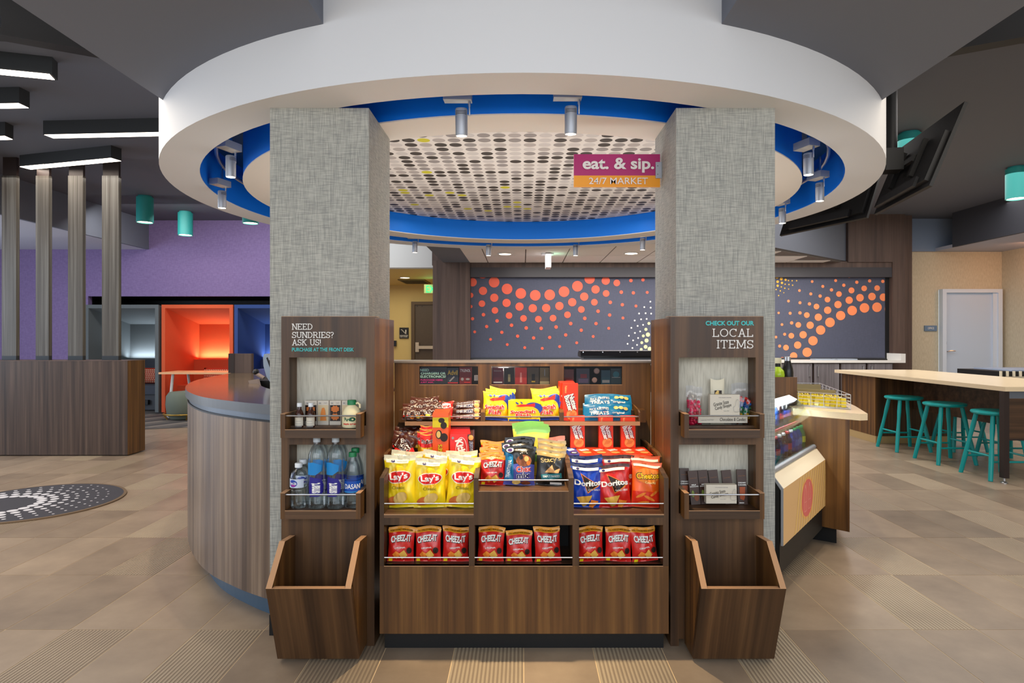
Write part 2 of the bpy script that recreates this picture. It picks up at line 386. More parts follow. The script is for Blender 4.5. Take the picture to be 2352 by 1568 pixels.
def _prof3(s, pts, y0, y1, mi=None):
    n = len(pts); a = [s.bm.verts.new((p[0], y0, p[1])) for p in pts]; b = [s.bm.verts.new((p[0], y1, p[1])) for p in pts]
    m = s.mi if mi is None else mi
    for i in range(n): s.bm.faces.new((a[i], a[(i + 1) % n], b[(i + 1) % n], b[i])).material_index = m
    s.bm.faces.new(a).material_index = m; s.bm.faces.new(b[::-1]).material_index = m; return s
MB.prof3 = _prof3
# ================= the setting =================
rng = random.Random(5)
fl = struct('floor', MB().box(-11, 8.2, -3, 15, -.06, -.0012), mat('grout', (206, 182, 146), .8))
TILE = objvary('floor_tile_stone', (108, 93, 79), (162, 143, 122), .36, 3.2, .72)
RIBD = objvary('floor_tile_ribbed_dark', (124, 109, 93), (140, 124, 106), .5, 4)
RIBL = objvary('floor_tile_rib', (142, 126, 106), (176, 160, 136), .45, 4)
TW, TD, X0, Y0 = .289, .648, .005, 2.167
def tile_mesh(kind):
    mb = MB(); g = .002; mb.box(g, TW - g, g, TD - g, -.006, 0 if kind == 0 else -.0005, 0)
    if kind:
        n = 18; st = (TW - 2 * g) / n
        for i in range(n): mb.box(g + i * st, g + (i + .52) * st, g, TD - g, -.0005, .0006, 1)
    o = mb.build('floor_tile', [TILE] if not kind else [RIBD, RIBL], fl); return o
tA = tile_mesh(0); tB = tile_mesh(1)
RIB = {0: (-1, -3, -5, -7, -10, 1, 3), 1: (6, 9, -12, 12), 2: (-8, 5, 7, 10), 3: (-9, -7, 11, 14, -13), 4: (-11, 9, -15, 16), 5: (12, -12, 17), 6: (14, -15, -9), 7: (15, 11, -17)}
used = {0: 0, 1: 0}; rest = MB(); cells = []
for r in range(-1, 14):
    for k in range(-38, 28):
        x = X0 + k * TW; y = Y0 + r * TD
        if x + TW > 8.18 or x < -10.9: continue
        vis = r >= -1 and max(y + TD, .1) * .82 + .3 > abs(x + TW / 2) and y > 1.4
        rib = (k in RIB.get(r, ())) or (r not in RIB and rng.random() < .14)
        if vis and r >= 0: cells.append((y, x, rib))
        elif y < 11: rest.box(x + .0016, x + TW - .0016, y + .0016, y + TD - .0016, -.006, 0)
cells.sort()
for i, (y, x, rib) in enumerate(cells):
    if i < 298:
        src = tB if rib else tA; key = 1 if rib else 0
        o = src if not used[key] else src.copy()
        if used[key]: C.objects.link(o)
        used[key] = 1; o.location = (x, y, 0)
    else:
        rest.box(x + .0016, x + TW - .0016, y + .0016, y + TD - .0016, -.006, 0 if not rib else -.0005)
rest.build('distant_floor_tiles', TILE, fl, kind='stuff')

# walls
struct('wall_back', MB().box(-2.75, -1.47, 10.9, 10.98, 2.5, 3.4).box(-1.47, 5.2, 11.0, 11.1, 0, 3.4), WHITE)
struct('wall_purple', MB().box(-11, -3.6, 10.9, 11.0, 2.02, 3.4).box(-11, -7.5, 10.9, 11.0, 0, 2.02).box(-3.62, -3.6, 11.0, 14.5, 0, 3.4), PURPLE)
struct('wall_alcove', MB().box(-7.5, -3.62, 12.2, 12.25, 0, 2.1).box(-7.5, -3.62, 11.0, 12.2, 2.02, 2.1).box(-7.55, -7.5, 11, 12.2, 0, 2.1), BLACK)
HALLM = mat('hall_paint', (206, 184, 124), .7)
struct('wall_hall', MB().box(-3.6, -2.54, 14.5, 14.6, 0, 2.6).box(-2.54, -1.2, 14.5, 14.6, 2.13, 2.6).box(-1.47, -1.4, 11, 14.6, 0, 2.6), HALLM)
struct('wall_hall_header', MB().box(-3.6, -1.47, 10.85, 10.9, 2.51, 3.4), WHITE)
struct('wall_tan', MB().box(6.45, 7.12, 10.8, 10.9, 0, 2.775).box(7.12, 8.2, 10.8, 10.9, 2.13, 2.775).box(8.14, 8.2, 10.8, 10.9, 0, 2.13), TAN)
struct('wall_right', MB().box(8.2, 8.3, -1, 10.9, 0, 3.5), TAN)
struct('wall_upper_right', MB().box(6.45, 8.2, 10.75, 10.8, 2.775, 3.4), mat('blue_grey_paint', (128, 142, 164), .7))
# ceilings
ce = struct('ceiling', MB().prism([(-6.45, 4.0), (-4.6, 3.95), (-3.4, 4.12), (-3.0, 4.45), (-1.9, 5.0), (1.9, 5.0), (2.9, 4.4), (3.3, 4.15), (4.6, 3.95), (8.2, 3.95), (8.2, 11), (-6.45, 11)], 3.33, 3.4), CEILD)
MB().box(-11, 8.2, -.4, 5.2, 3.52, 3.6).build('pale_upper_ceiling', LIGHTC, ce)
MB().prism([(-11, 4.06), (-4.6, 3.95), (-3.4, 4.12), (-1.5, 5.1), (-1.5, 5.3), (-3.45, 4.22), (-4.6, 4.07), (-11, 4.2)], 3.28, 3.55).build('ceiling_edge_strip', mat('edge_black', (30, 31, 34), .6), ce)
MB().prism([(8.2, 4.05), (4.6, 3.95), (3.3, 4.15), (1.5, 5.1), (1.5, 5.3), (3.35, 4.25), (4.6, 4.06), (8.2, 4.17)], 3.28, 3.55).build('ceiling_edge_strip', MATS['edge_black'], ce)
MB().box(-11, -6.5, 4.0, 10.9, 2.83, 2.9).build('lower_left_ceiling', mat('cool_white', (196, 200, 212), .7), ce)
MB().box(-3.6, -1.4, 10.9, 14.5, 2.51, 2.56).build('hall_ceiling', HALLM, ce)
MB().box(7.03, 8.2, 3.95, 10.8, 2.776, 2.83).build('lower_right_ceiling', mat('cool_white2', (176, 180, 196), .7), ce)
struct('trim_1', MB().box(-6.5, -6.45, 4.0, 10.9, 2.83, 3.4), BULK)
struct('trim_2', MB().box(6.98, 7.03, 3.95, 10.25, 2.775, 3.33).prism([(6.98, 10.25), (7.35, 10.75), (7.4, 10.75), (7.03, 10.25)], 2.7765, 3.33), mat('bulk_dark', (60, 62, 70), .75))
# kitchen dropped ceiling
struct('trim_3', MB().prism([(-1.3, 8.3), (2.9, 8.3), (5.34, 10.42), (5.34, 10.5), (-1.3, 10.5)], 2.57, 3.33), BULK)
dc = struct('ceiling_kitchen', MB().prism([(-.87, 8.3), (2.84, 8.3), (5.28, 10.42), (-.87, 10.42)], 2.548, 2.57), mat('tile_gap', (110, 104, 100), .8))
MB().box(-1.3, -.87, 8.3, 10.42, 2.54, 2.571).build('grey_soffit', BULK, dc)
for i in range(-1, 11):
    x0 = .047 + (i - 1) * .613
    for ya, yb in ((8.31, 9.5), (9.5, 10.42)):
        xa, xb = x0 + .008, x0 + .605
        if xa < -.87: xa = -.865
        if xb <= xa: continue
        lim = lambda x: 8.3 + max(0, (x - 2.84)) * (2.12 / 2.44)
        y0_, y1_ = max(ya, lim(xb)) + .008, yb - .008
        if y1_ - y0_ < .05: continue
        MB().box(xa, xb, y0_, y1_, 2.540, 2.549).build('ceiling_tile', TILEC, dc)

# ================= ceiling ring =================
RC = (0, 4.787); RO, RH, RD, RP = 2.39, 2.18, 1.94, 1.70; ZB = 2.307
ring = thing('ceiling_ring', 'big round white dropped ceiling ring above the snack stand', 'ceiling canopy', (RC[0], RC[1], ZB))
c3 = (RC[0], RC[1], 0)
MB().lathe([(RO, ZB), (RO, 3.33), (RO - .04, 3.33), (RO - .04, ZB + .03), (RH + .03, ZB + .03), (RH, 2.72), (RH - .001, ZB)], c3, 128, closed=True).build('outer_band', [SOFFITW], ring, smooth=True)
MB().lathe([(RH - .002, ZB + .004), (RH - .002, 2.62)], c3, 128).build('channel_wall', BLUE, ring, smooth=True)
bm_ = MB(); bm_.lathe([(RH + .02, 2.62), (RD - .02, 2.62), (RD - .02, 2.64), (RH + .02, 2.64)], c3, 96, closed=True); bm_.build('channel_top', mat('teal_shadow', (10, 84, 128), .5), ring)  # channel ceiling in a darker teal than its walls
bm_ = MB(); bm_.lathe([(RP, ZB), (RD, ZB), (RD, ZB + .006), (RP, ZB + .006)], c3, 128, closed=True); bm_.build('inner_disc', DISCW, ring, smooth=True)
bm_ = MB(); bm_.lathe([(RD - .002, ZB + .006), (RD - .002, 2.62), (RD - .02, 2.62), (RP + .02, 2.52), (RP + .003, ZB + .006)], c3, 128, closed=True); bm_.build('disc_side', BLUE, ring, smooth=True)
# dotted panel
dm = bpy.data.materials.new('dotted_wallpaper'); dm.use_nodes = True; nt = dm.node_tree; b = nt.nodes['Principled BSDF']
g = nt.nodes.new('ShaderNodeNewGeometry'); vm = nt.nodes.new('ShaderNodeVectorMath'); vm.operation = 'SCALE'; vm.inputs['Scale'].default_value = 1 / .092
nt.links.new(g.outputs['Position'], vm.inputs[0]); sx = nt.nodes.new('ShaderNodeSeparateXYZ'); nt.links.new(vm.outputs[0], sx.inputs[0])
def M2(op, a, b_=None):
    n = nt.nodes.new('ShaderNodeMath'); n.operation = op
    for i, v in enumerate((a, b_)):
        if v is None: continue
        if isinstance(v, (int, float)): n.inputs[i].default_value = v
        else: nt.links.new(v, n.inputs[i])
    return n.outputs[0]
fx = M2('SUBTRACT', M2('FRACT', sx.outputs[0]), .5); fy = M2('SUBTRACT', M2('FRACT', sx.outputs[1]), .5)
dist = M2('SQRT', M2('ADD', M2('MULTIPLY', fx, fx), M2('MULTIPLY', fy, fy)))
cmb = nt.nodes.new('ShaderNodeCombineXYZ'); nt.links.new(M2('FLOOR', sx.outputs[0]), cmb.inputs[0]); nt.links.new(M2('FLOOR', sx.outputs[1]), cmb.inputs[1])
wn = nt.nodes.new('ShaderNodeTexWhiteNoise'); nt.links.new(cmb.outputs[0], wn.inputs['Vector'])
rp = ramp(nt, wn.outputs['Value'], [(0, (204, 196, 190)), (.22, (150, 142, 138)), (.50, (178, 168, 162)), (.66, (64, 56, 50)), (.984, (206, 196, 40))]); rp.color_ramp.interpolation = 'CONSTANT'
mx = nt.nodes.new('ShaderNodeMix'); mx.data_type = 'RGBA'; nt.links.new(M2('LESS_THAN', dist, .42), mx.inputs['Factor']); mx.inputs['A'].default_value = lin((226, 218, 210))
nt.links.new(rp.outputs[0], mx.inputs['B']); nt.links.new(mx.outputs['Result'], b.inputs['Base Color']); b.inputs['Roughness'].default_value = .6
MB().lathe([(0.0001, 2.495), (RP + .01, 2.495)], c3, 96).build('dotted_panel', dm, ring)
tr = [(RC[0] + 2.09 * math.cos(a * math.pi / 40), RC[1] + 2.09 * math.sin(a * math.pi / 40), 2.46) for a in range(80)]
track = MB().tube(tr, .013, 8, closed=True).build('curved_track', CHROME, ring, smooth=True)
for a in range(0, 80, 5):
    p = tr[a]; MB().cyl((p[0], p[1], 2.46), (p[0], p[1], 2.62), .005, seg=6).build('track_hanger', CHROME, ring)
# track heads
def make_head():
    t = thing('track_light', '', 'track light')
    MB().box(-.075, .045, -.035, .035, .096, .136).build('transformer_box', mat('pale_metal', (176, 180, 184), .4, .4), t, bevel=.003)
    MB().cyl((.035, 0, .098), (.035, 0, .075), .006, seg=8).cyl((.035, 0, .075), (.035, 0, .035), .004, seg=8).build('stem', CHROME, t, smooth=True)
    MB().cyl((0, 0, .136), (0, 0, .236), .008, seg=8).build('track_adapter', CHROME, t, smooth=True)
    h = MB().lathe([(.0255, -.05), (.0265, -.045), (.0265, .06), (.024, .065)], (0, 0, 0), 20).build('lamp_body', ALU, t, smooth=True)
    mb = MB(); [mb.lathe([(.0268, z), (.0268, z + .002)], (0, 0, 0), 16, a0=210, a1=330) for z in (.038, .044, .050)]; mb.build('vent_slots', INK, h)
    MB().lathe([(0.0001, -.0505), (.023, -.0505)], (0, 0, 0), 20).build('lamp_lens', LAMP, h)
    return t
HEAD = Stock(make_head)
heads = [(1060, 312, 'left of the two nearest track lights over the snack stand'), (1311, 308, 'right of the two nearest track lights, beside the purple and orange sign'),
 (530, 407, 'larger silver track light in the ring left of the left column'), (510, 478, 'lower small track light at the left end of the ring'), (1857, 402, 'nearer silver track light right of the right column'),
 (1883, 462, 'rightmost track light in the ring'), (1797, 513, 'small track light against the right column edge'), (953, 580, 'far track light beside the left column'),
 (1122, 587, 'far track light above the left part of the dotted shade'), (1322, 587, 'far track light above the middle of the dotted shade'), (1476, 574, 'far track light beside the right column')]
for px, py, lb in heads:
    Y = (2.177 - EYE) * F / (CY - py); X = PX(px, Y)
    HEAD.put((X, Y, 2.228), (R(6) if Y < 3 else 0, 0, 0 if Y < 3 or Y > 6 else R(90 if X < 0 else -90) * .8), lb, 'track light', 'track lights in the ceiling ring')
spot('track_spot_1', (-.27, 2.74, 2.16), (-.28, 2.95, .75), 120, 58, (1, .77, .47))
spot('track_spot_2', (.21, 2.74, 2.16), (.26, 2.95, .75), 120, 58, (1, .77, .47))
for n_, (a, b2) in enumerate([((-1.63, 3.53, 2.16), (-1.9, 3.4, 0)), ((-2.03, 4.27, 2.16), (-2.3, 4.2, 0)), ((1.54, 3.4, 2.16), (1.75, 3.55, .4)), ((1.9, 4.05, 2.16), (1.9, 4.1, .6)), ((-1.1, 6.49, 2.16), (-1.1, 6.5, 0)), ((1.2, 6.3, 2.16), (1.2, 6.3, 0))]):
    spot('track_spot_%d' % (n_ + 3), a, b2, 30, 60)

# beams abutting the ring
for s_, nm in ((-1, 'trim_4'), (1, 'trim_5')):
    xs = sorted((s_ * .80, s_ * 1.905)); pl = []
    K = 14
    for i in range(K + 1):
        x = xs[0] + (xs[1] - xs[0]) * i / K; pl.append((x, RC[1] - math.sqrt((RO - .02) ** 2 - x * x)))
    struct(nm, MB().prism([(xs[0], -1.0), (xs[1], -1.0)] + pl[::-1], 2.56, 3.52), BEAMM)

# ================= columns =================
for s_, lb in ((-1, 'left square column in grey linen wallcovering carrying the sundries shelves'), (1, 'right square column in grey linen wallcovering carrying the local items shelves')):
    c = thing('column', lb, 'column', (s_ * .89, 2.97, 0))
    xs = sorted((s_ * .673, s_ * 1.106))
    MB().box(xs[0], xs[1], 2.765, 3.2, 0, ZB).build('column_shaft', LINEN, c)
    MB().box(xs[0] - .001, xs[1] + .001, 2.76, 3.201, 0, .09).build('column_base', BLACK, c)

# sign on the right column
sg = thing('hanging_sign', 'magenta and orange sign fixed to the right column above the snack stand', 'sign', (.46, 3.05, 2.02))
Ys = 3.05; sx0, sx1 = PX(1318, Ys), .665; zt, zm, zb2 = PZ(354, Ys), PZ(403, Ys), PZ(429, Ys)
MAG = mat('magenta_panel', (176, 28, 104), .4); ORG = mat('orange_panel', (246, 160, 22), .4)
MB().box(sx0, sx1, Ys, Ys + .012, zm, zt).build('magenta_panel', MAG, sg)
MB().box(sx0, sx1, Ys, Ys + .012, zb2, zm).build('orange_panel', ORG, sg)
LET = mat('sign_letter', (236, 228, 222), .4)
Wd = sx1 - sx0
art([T('eat. & sip.', PX(1420, Ys), PZ(380, Ys), PX(1502, Ys) - PX(1338, Ys), .072, LET, bold=.028)], 1, 1, lambda x, z, l: Vector((x, Ys - .006, z)), 'sign_lettering', sg, None)
art([T('24/7 MARKET', PX(1420, Ys), PZ(416, Ys), PX(1488, Ys) - PX(1353, Ys), .032, LET, bold=.006)], 1, 1, lambda x, z, l: Vector((x, Ys - .006, z)), 'sign_lettering', sg, None)
MB().box(.642, .672, Ys - .008, Ys - .001, PZ(410, Ys), PZ(373, Ys)).build('sign_bracket', ALU, sg, bevel=.002)
for zz in (PZ(382, Ys), PZ(401, Ys)): MB().cyl((.652, Ys - .009, zz), (.652, Ys - .0075, zz), .002, seg=8).build('screw', INK, sg)

# ================= fixtures =================
for i, (poly, lb) in enumerate([
  ([(-4.48, 5.9), (-3.0, 5.80), (-3.0, 5.91), (-4.47, 6.01)], 'linear ceiling light running behind the ring, second lowest on the left'),
  ([(-5.584, 7.01), (-4.335, 6.65), (-4.30, 6.77), (-5.55, 7.13)], 'linear ceiling light just above the wooden slats'),
  ([(-4.9, 4.11), (-3.397, 4.56), (-3.43, 4.66), (-4.93, 4.21)], 'topmost linear ceiling light at the left picture edge'),
  ([(-5.3, 5.16), (-4.07, 5.105), (-4.07, 5.215), (-5.3, 5.27)], 'short looking linear ceiling light, second from the top at the left edge'),
  ([(-6.1, 6.06), (-4.86, 5.93), (-4.87, 6.04), (-6.1, 6.17)], 'linear ceiling light at the left edge showing only its end')]):
    t = thing('linear_ceiling_light', lb, 'ceiling light', (poly[1][0], poly[1][1], 3.33), group='linear lights on the dark ceiling')
    MB().prism(poly, 3.2, 3.335).build('housing', mat('lamp_housing', (44, 46, 48), .6), t)
    cx_ = sum(p[0] for p in poly) / 4; cy_ = sum(p[1] for p in poly) / 4
    MB().prism([(cx_ + (p[0] - cx_) * .985, cy_ + (p[1] - cy_) * .94) for p in poly], 3.197, 3.202).build('diffuser', LAMPW, t)
    area('linear_light_%d' % i, (cx_, cy_, 3.19), (0, 0, math.atan2(poly[1][1] - poly[0][1], poly[1][0] - poly[0][0])), 1.1, .09, 7, (1, .9, .78))
def make_can():
    t = thing('cylinder_light', '', 'ceiling light')
    MB().lathe([(.09, 0), (.09, -.02), (.11, -.022), (.11, -.38), (.10, -.38), (.10, -.33), (.0001, -.33)], (0, 0, 0), 28).build('housing', TEALC, t, smooth=True)
    MB().lathe([(.0001, -.368), (.099, -.368)], (0, 0, 0), 28).build('lamp_lens', LAMP, t)
    return t
CAN = Stock(make_can)
for i, (x, y, lb) in enumerate([(-5.4, 9.03, 'larger teal cylinder ceiling light left of the ring'), (-5.42, 10.15, 'smaller teal cylinder ceiling light before the purple wall'), (3.83, 6.25, 'teal cylinder ceiling light half hidden behind the television'), (5.87, 7.5, 'teal cylinder ceiling light at the right picture edge'), (-3.92, 9.1, 'teal ceiling light with only its lit end showing under the ring')]):
    CAN.put((x, y, 3.33), (0, 0, 0), lb, 'ceiling light', 'teal cylinder ceiling lights'); spot('can_spot_%d' % i, (x, y, 2.94), (x, y + .1, 0), 34, 75, (1, .9, .75))
def downlight(x, y, z, lb):
    t = thing('recessed_downlight', lb, 'ceiling light', (x, y, z)); MB().lathe([(.09, z - .012), (.11, z - .012), (.11, z), (.09, z)], (x, y, 0), 20, closed=True).build('trim_ring', WHITE, t, smooth=True)
    MB().lathe([(.0001, z - .01), (.09, z - .01)], (x, y, 0), 20).build('lamp_lens', LAMP, t)
downlight(PX(1160, 9.27), 9.27, 2.54, 'recessed round downlight in the white panels, left one'); downlight(PX(1450, 9.2), 9.2, 2.54, 'recessed round downlight in the white panels, near the right column')
downlight(PX(930, 12.6), 12.6, 2.51, 'recessed round downlight in the yellow hallway ceiling')
# televisions
def tv(cx, cy, cz, yaw, lb, pole=True):
    t = thing('television', lb, 'television', (cx, cy, cz), (0, 0, yaw))
    ca, sa = math.cos(yaw), math.sin(yaw); th = -.3735
    def L(x, y, z):
        y2 = y * math.cos(th) - z * math.sin(th); z2 = y * math.sin(th) + z * math.cos(th)
        return Vector((cx + x * ca - y2 * sa, cy + x * sa + y2 * ca, cz + z2))
    def bx(x0, x1, y0, y1, z0, z1, name, m, bev=0):
        mb = MB(); mb.box(x0, x1, y0, y1, z0, z1)
        for v in mb.bm.verts: v.co = L(*v.co)
        return mb.build(name, m, t, bevel=bev)
    bx(-.5, .5, 0.0, .022, -.29, .29, 'screen_panel', mat('tv_plastic', (13, 13, 15), .5), .004)
    bx(-.46, .46, -.03, .0, -.25, .1, 'back_cover', MATS['tv_plastic'], .008)
    bx(-.34, .34, -.05, -.03, -.27, -.2, 'speaker_bar', mat('tv_plastic2', (26, 27, 31), .55), .004)
    bx(-.2, -.16, -.06, -.03, -.16, .12, 'mount_rail', BLACK); bx(.16, .2, -.06, -.03, -.16, .12, 'mount_rail', BLACK); bx(-.18, .18, -.075, -.055, -.05, .0, 'mount_plate', BLACK)
    q = L(0, -.16, -.02)
    MB().obox((q.x, q.y), (ca, sa), (-sa, ca), .07, .06, q.z - .09, q.z + .07).build('mount_box', BLACK, t, bevel=.004)
    MB().cyl((q.x, q.y, q.z + .07), (q.x, q.y, 3.33), .04, seg=14).build('ceiling_pole', BLACK, t, smooth=True)
tv(2.881, 4.641, 2.578, -1.7546, 'black television on a ceiling pole at the right, seen from behind')
_b = Vector(((2.867 + 2.54) / 2, (5.296 + 6.19) / 2)); tv(_b.x + .104 * .94, _b.y + .104 * .344, 2.578, -1.22, 'black television half hidden behind the ring, its lower edge showing')

# ================= kitchen back wall =================
YK = 10.35
kw = struct('wall_kitchen', MB().box(-1.47, -.86, YK, 10.6, 0, 2.57).box(-1.49, -.86, 10.4, 10.9, 2.5, 3.33), WENGE)
MB().box(-.86, 6.27, YK + .03, 10.5, 2.40, 2.56).build('header_panel', WENGE, kw)
MB().box(5.34, 6.27, YK, 10.5, 2.545, 3.33).build('upper_panel', WENGE, kw)
MB().box(6.07, 6.27, YK, 10.8, 0, 2.545).build('right_pier', WENGE, kw)
MB().box(6.23, 6.45, 10.45, 10.95, 0, 3.33).build('right_return', WENGE, kw)
MB().box(6.0, 6.1, 10.45, 10.6, .9, 2.4).build('dark_jamb', BLACK, kw)
MB().box(-.855, 6.09, YK + .02, YK + .1, 2.30, 2.46).build('shade_cassette', mat('cassette_grey', (60, 58, 62), .5), kw)
def shade(x0, x1, dots, lb):
    t = thing('roller_shade', lb, 'window shade', ((x0 + x1) / 2, YK + .1, .96))
    mb = MB(); n = 24
    for i in range(n):
        xa, xb = x0 + (x1 - x0) * i / n, x0 + (x1 - x0) * (i + 1) / n
        mb.f([(xa, YK + .1, .955), (xb, YK + .1, .955), (xb, YK + .1, 2.38), (xa, YK + .1, 2.38)])
    mb.build('shade_cloth', SHADE, t); MB().box(x0, x1, YK + .085, YK + .115, .945, .975).build('bottom_bar', DKGREY, t)
    Yd = YK + .1; cl = {}
    items = []
    for px, py, r, m in dots:
        rr = r * Yd / F; X, Z = PX(px, Yd), PZ(py, Yd); pts = []
        for k in range(20):
            a = k * math.pi / 10; pts.append((min(max(X + rr * math.cos(a), x0 + .002), x1 - .002), min(max(Z + rr * math.sin(a), .97), 2.375)))
        items.append(P(pts, m))
    art(items, 1, 1, lambda x, z, l: Vector((x, Yd - .004, z)), 'printed_dots', t, None, kind='stuff')
DRED = mat('dot_coral', (226, 96, 72), .6); DORG = mat('dot_orange', (246, 138, 88), .6); DYEL = mat('dot_yellow', (226, 172, 60), .6); DCRM = mat('dot_cream', (214, 214, 160), .6); DWHT = mat('dot_white', (236, 232, 220), .6)
L1 = [(840, 248, 45), (937, 323, 45), (1046, 380, 45), (1162, 418, 45), (1284, 434, 45), (1406, 430, 45), (1527, 403, 45), (1640, 357, 45), (1743, 293, 44), (755, 323, 36), (843, 396, 35), (938, 454, 35), (1042, 498, 35), (1151, 529, 35), (1263, 543, 35), (1376, 541, 35), (1488, 524, 35), (1596, 492, 35), (1697, 445, 35), (1793, 384, 35), (1879, 310, 35), (740, 433, 22), (834, 504, 28), (944, 561, 28), (1063, 604, 28), (1185, 628, 28), (1310, 635, 28), (1434, 626, 28), (1556, 598, 28), (1673, 553, 28), (1783, 492, 28), (1882, 418, 28), (1972, 329, 28), (741, 528, 14), (847, 597, 15), (962, 649, 15), (1084, 686, 15), (1208, 709, 15), (1334, 712, 15), (1460, 701, 15), (1583, 672, 15), (1702, 628, 15), (1814, 568, 15), (1917, 493, 15), (2010, 407, 15), (2091, 309, 15), (755, 631, 14), (874, 697, 14), (1002, 746, 14), (1135, 778, 14), (1270, 793, 14), (1406, 789, 14), (1541, 768, 14), (1672, 728, 14), (1797, 672, 14), (1912, 600, 14), (2019, 513, 14), (2112, 413, 14), (2193, 303, 14), (773, 742, 12), (907, 805, 12), (1048, 849, 12), (1195, 875, 12), (1343, 881, 12), (1490, 866, 12), (1634, 834, 12), (1773, 781, 12), (1904, 712, 12), (2024, 625, 12), (2134, 524, 12), (2229, 409, 12), (1952, 254, 16), (2048, 252, 10)]
D1 = [(880 + .2721 * a, 560 + .2721 * b, .2721 * c, DRED) for a, b, c in L1]
L2 = [(2235, 765, 18), (2223, 815, 17), (2215, 868, 16), (2250, 886, 18), (2218, 721, 13), (2196, 776, 12), (2183, 833, 12), (2178, 890, 12), (2243, 671, 12), (2300, 700, 18), (2290, 800, 22), (2290, 880, 22)]
D1 += [(880 + .2721 * a, 560 + .2721 * b, .2721 * c, DCRM) for a, b, c in L2]
L3 = [(2255, 487), (2204, 533), (2258, 538), (2160, 587), (2215, 585), (2262, 588), (2123, 646), (2177, 636), (2224, 633), (2095, 708), (2148, 692), (2194, 683), (2074, 775), (2125, 751), (2169, 738), (2063, 843), (2110, 814), (2152, 794), (2143, 852), (2104, 878)]
D1 += [(880 + .2721 * a, 560 + .2721 * b, 1.9, DWHT) for a, b in L3]
shade(-.855, 2.3, D1, 'dark navy roller shade with coral dots left of the right column')
L4 = [(716, 1425, 29), (641, 1429, 29), (567, 1445, 29), (498, 1475, 28), (434, 1516, 29), (378, 1562, 28), (332, 1626, 28), (297, 1695, 28), (790, 1436, 28), (755, 1365, 23), (686, 1361, 23), (614, 1368, 23), (549, 1383, 22), (482, 1409, 22), (420, 1443, 22), (364, 1485, 22), (315, 1533, 22), (273, 1590, 22), (240, 1652, 22), (216, 1717, 22), (717, 1310, 17), (639, 1312, 17), (563, 1324, 18), (488, 1346, 17), (419, 1379, 17), (353, 1421, 17), (295, 1472, 17), (244, 1531, 17), (202, 1596, 17), (170, 1667, 17), (148, 1738, 14), (790, 1320, 16), (751, 1270, 10), (672, 1267, 10), (595, 1275, 10), (517, 1293, 10), (443, 1321, 10), (375, 1358, 10), (311, 1405, 10), (254, 1459, 10), (204, 1519, 10), (162, 1587, 9), (132, 1658, 9), (718, 1222, 9), (634, 1225, 9), (549, 1240, 9), (468, 1265, 9), (391, 1300, 9), (319, 1345, 9), (254, 1398, 9), (195, 1461, 9), (146, 1529, 8), (408, 1226, 8), (327, 1271, 8), (251, 1325, 8), (185, 1388, 8), (126, 1459, 7), (110, 1604, 8), (108, 1770, 20)]
D2 = [(1740 + .3827 * a, 160 + .3827 * b, .3827 * c, DORG) for a, b, c in L4]
L5 = [(116, 1243, 11), (138, 1226, 9), (142, 1255, 9), (162, 1237, 8), (120, 1272, 8), (146, 1279, 7), (168, 1260, 7), (189, 1237, 7), (120, 1296, 7), (170, 1220, 5), (185, 1265, 4), (165, 1287, 4), (142, 1303, 4), (111, 1319, 4), (204, 1243, 4), (227, 1240, 4), (253, 1237, 4), (207, 1266, 4), (234, 1266, 4), (188, 1289, 4), (210, 1293, 4), (163, 1311, 4), (186, 1316, 3), (136, 1327, 4), (157, 1338, 3), (126, 1355, 4)]
D2 += [(1740 + .3827 * a, 160 + .3827 * b, .3827 * c, DYEL) for a, b, c in L5]
shade(2.31, 6.0, D2, 'dark navy roller shade with light orange dots right of the right column')
bc = thing('back_counter', 'long white back counter under the dotted shades', 'counter', (3, YK - .2, 0))
MB().box(-.8, 6.1, YK - .3, YK + .16, .905, .945).build('worktop', mat('white_worktop', (224, 222, 216), .3), bc)
MB().box(6.03, 6.1, YK - .3, YK + .12, .945, 1.05).build('end_lip', MATS['white_worktop'], bc)
x_ = 3.5
for i, (xa, xb, lb) in enumerate([(1782, 1867, 'left'), (1869, 1929, 'second'), (1931, 1990, 'third'), (1992, 2051, 'right')]):
    Y = YK - .28; xa, xb = PX(xa, Y), PX(xb, Y)
    cb = thing('base_cabinet', 'grey wood base cabinet under the back counter, %s of four in view' % {'left': 'leftmost', 'second': 'second from left', 'third': 'third from left', 'right': 'rightmost'}[lb], 'cabinet', ((xa + xb) / 2, Y, 0), group='cabinets under the back counter')
    MB().box(xa + .005, xb - .005, Y + .02, Y + .4, .08, .9).build('body', WENGE, cb)
    d = MB().box(xa + .01, xb - .01, Y, Y + .02, .1, .89).build('door', WOODK, cb)
    hx = xb - .06 if i % 2 == 0 else xa + .06
    MB().tube([(hx, Y, .69), (hx, Y - .03, .69), (hx, Y - .03, .85), (hx, Y, .85)], .008, 6).build('handle', CHROME, d, smooth=True)
for k_, (xa, xb) in enumerate([(1866, 1910), (1917, 1962), (1968, 2030)]):
    t = thing('counter_tray', 'flat tray lying on the back counter, %s one' % ('left', 'middle', 'right')[k_], 'tray', (PX((xa + xb) / 2, YK - .1), YK - .1, .945))
    MB().box(PX(xa, YK - .1), PX(xb, YK - .1), YK - .2, YK - .02, .945, .965).build('tray_body', [mat('tray_grey', (150, 160, 172), .3), MATS['tray_grey'], BLACK][k_], t, bevel=.004)

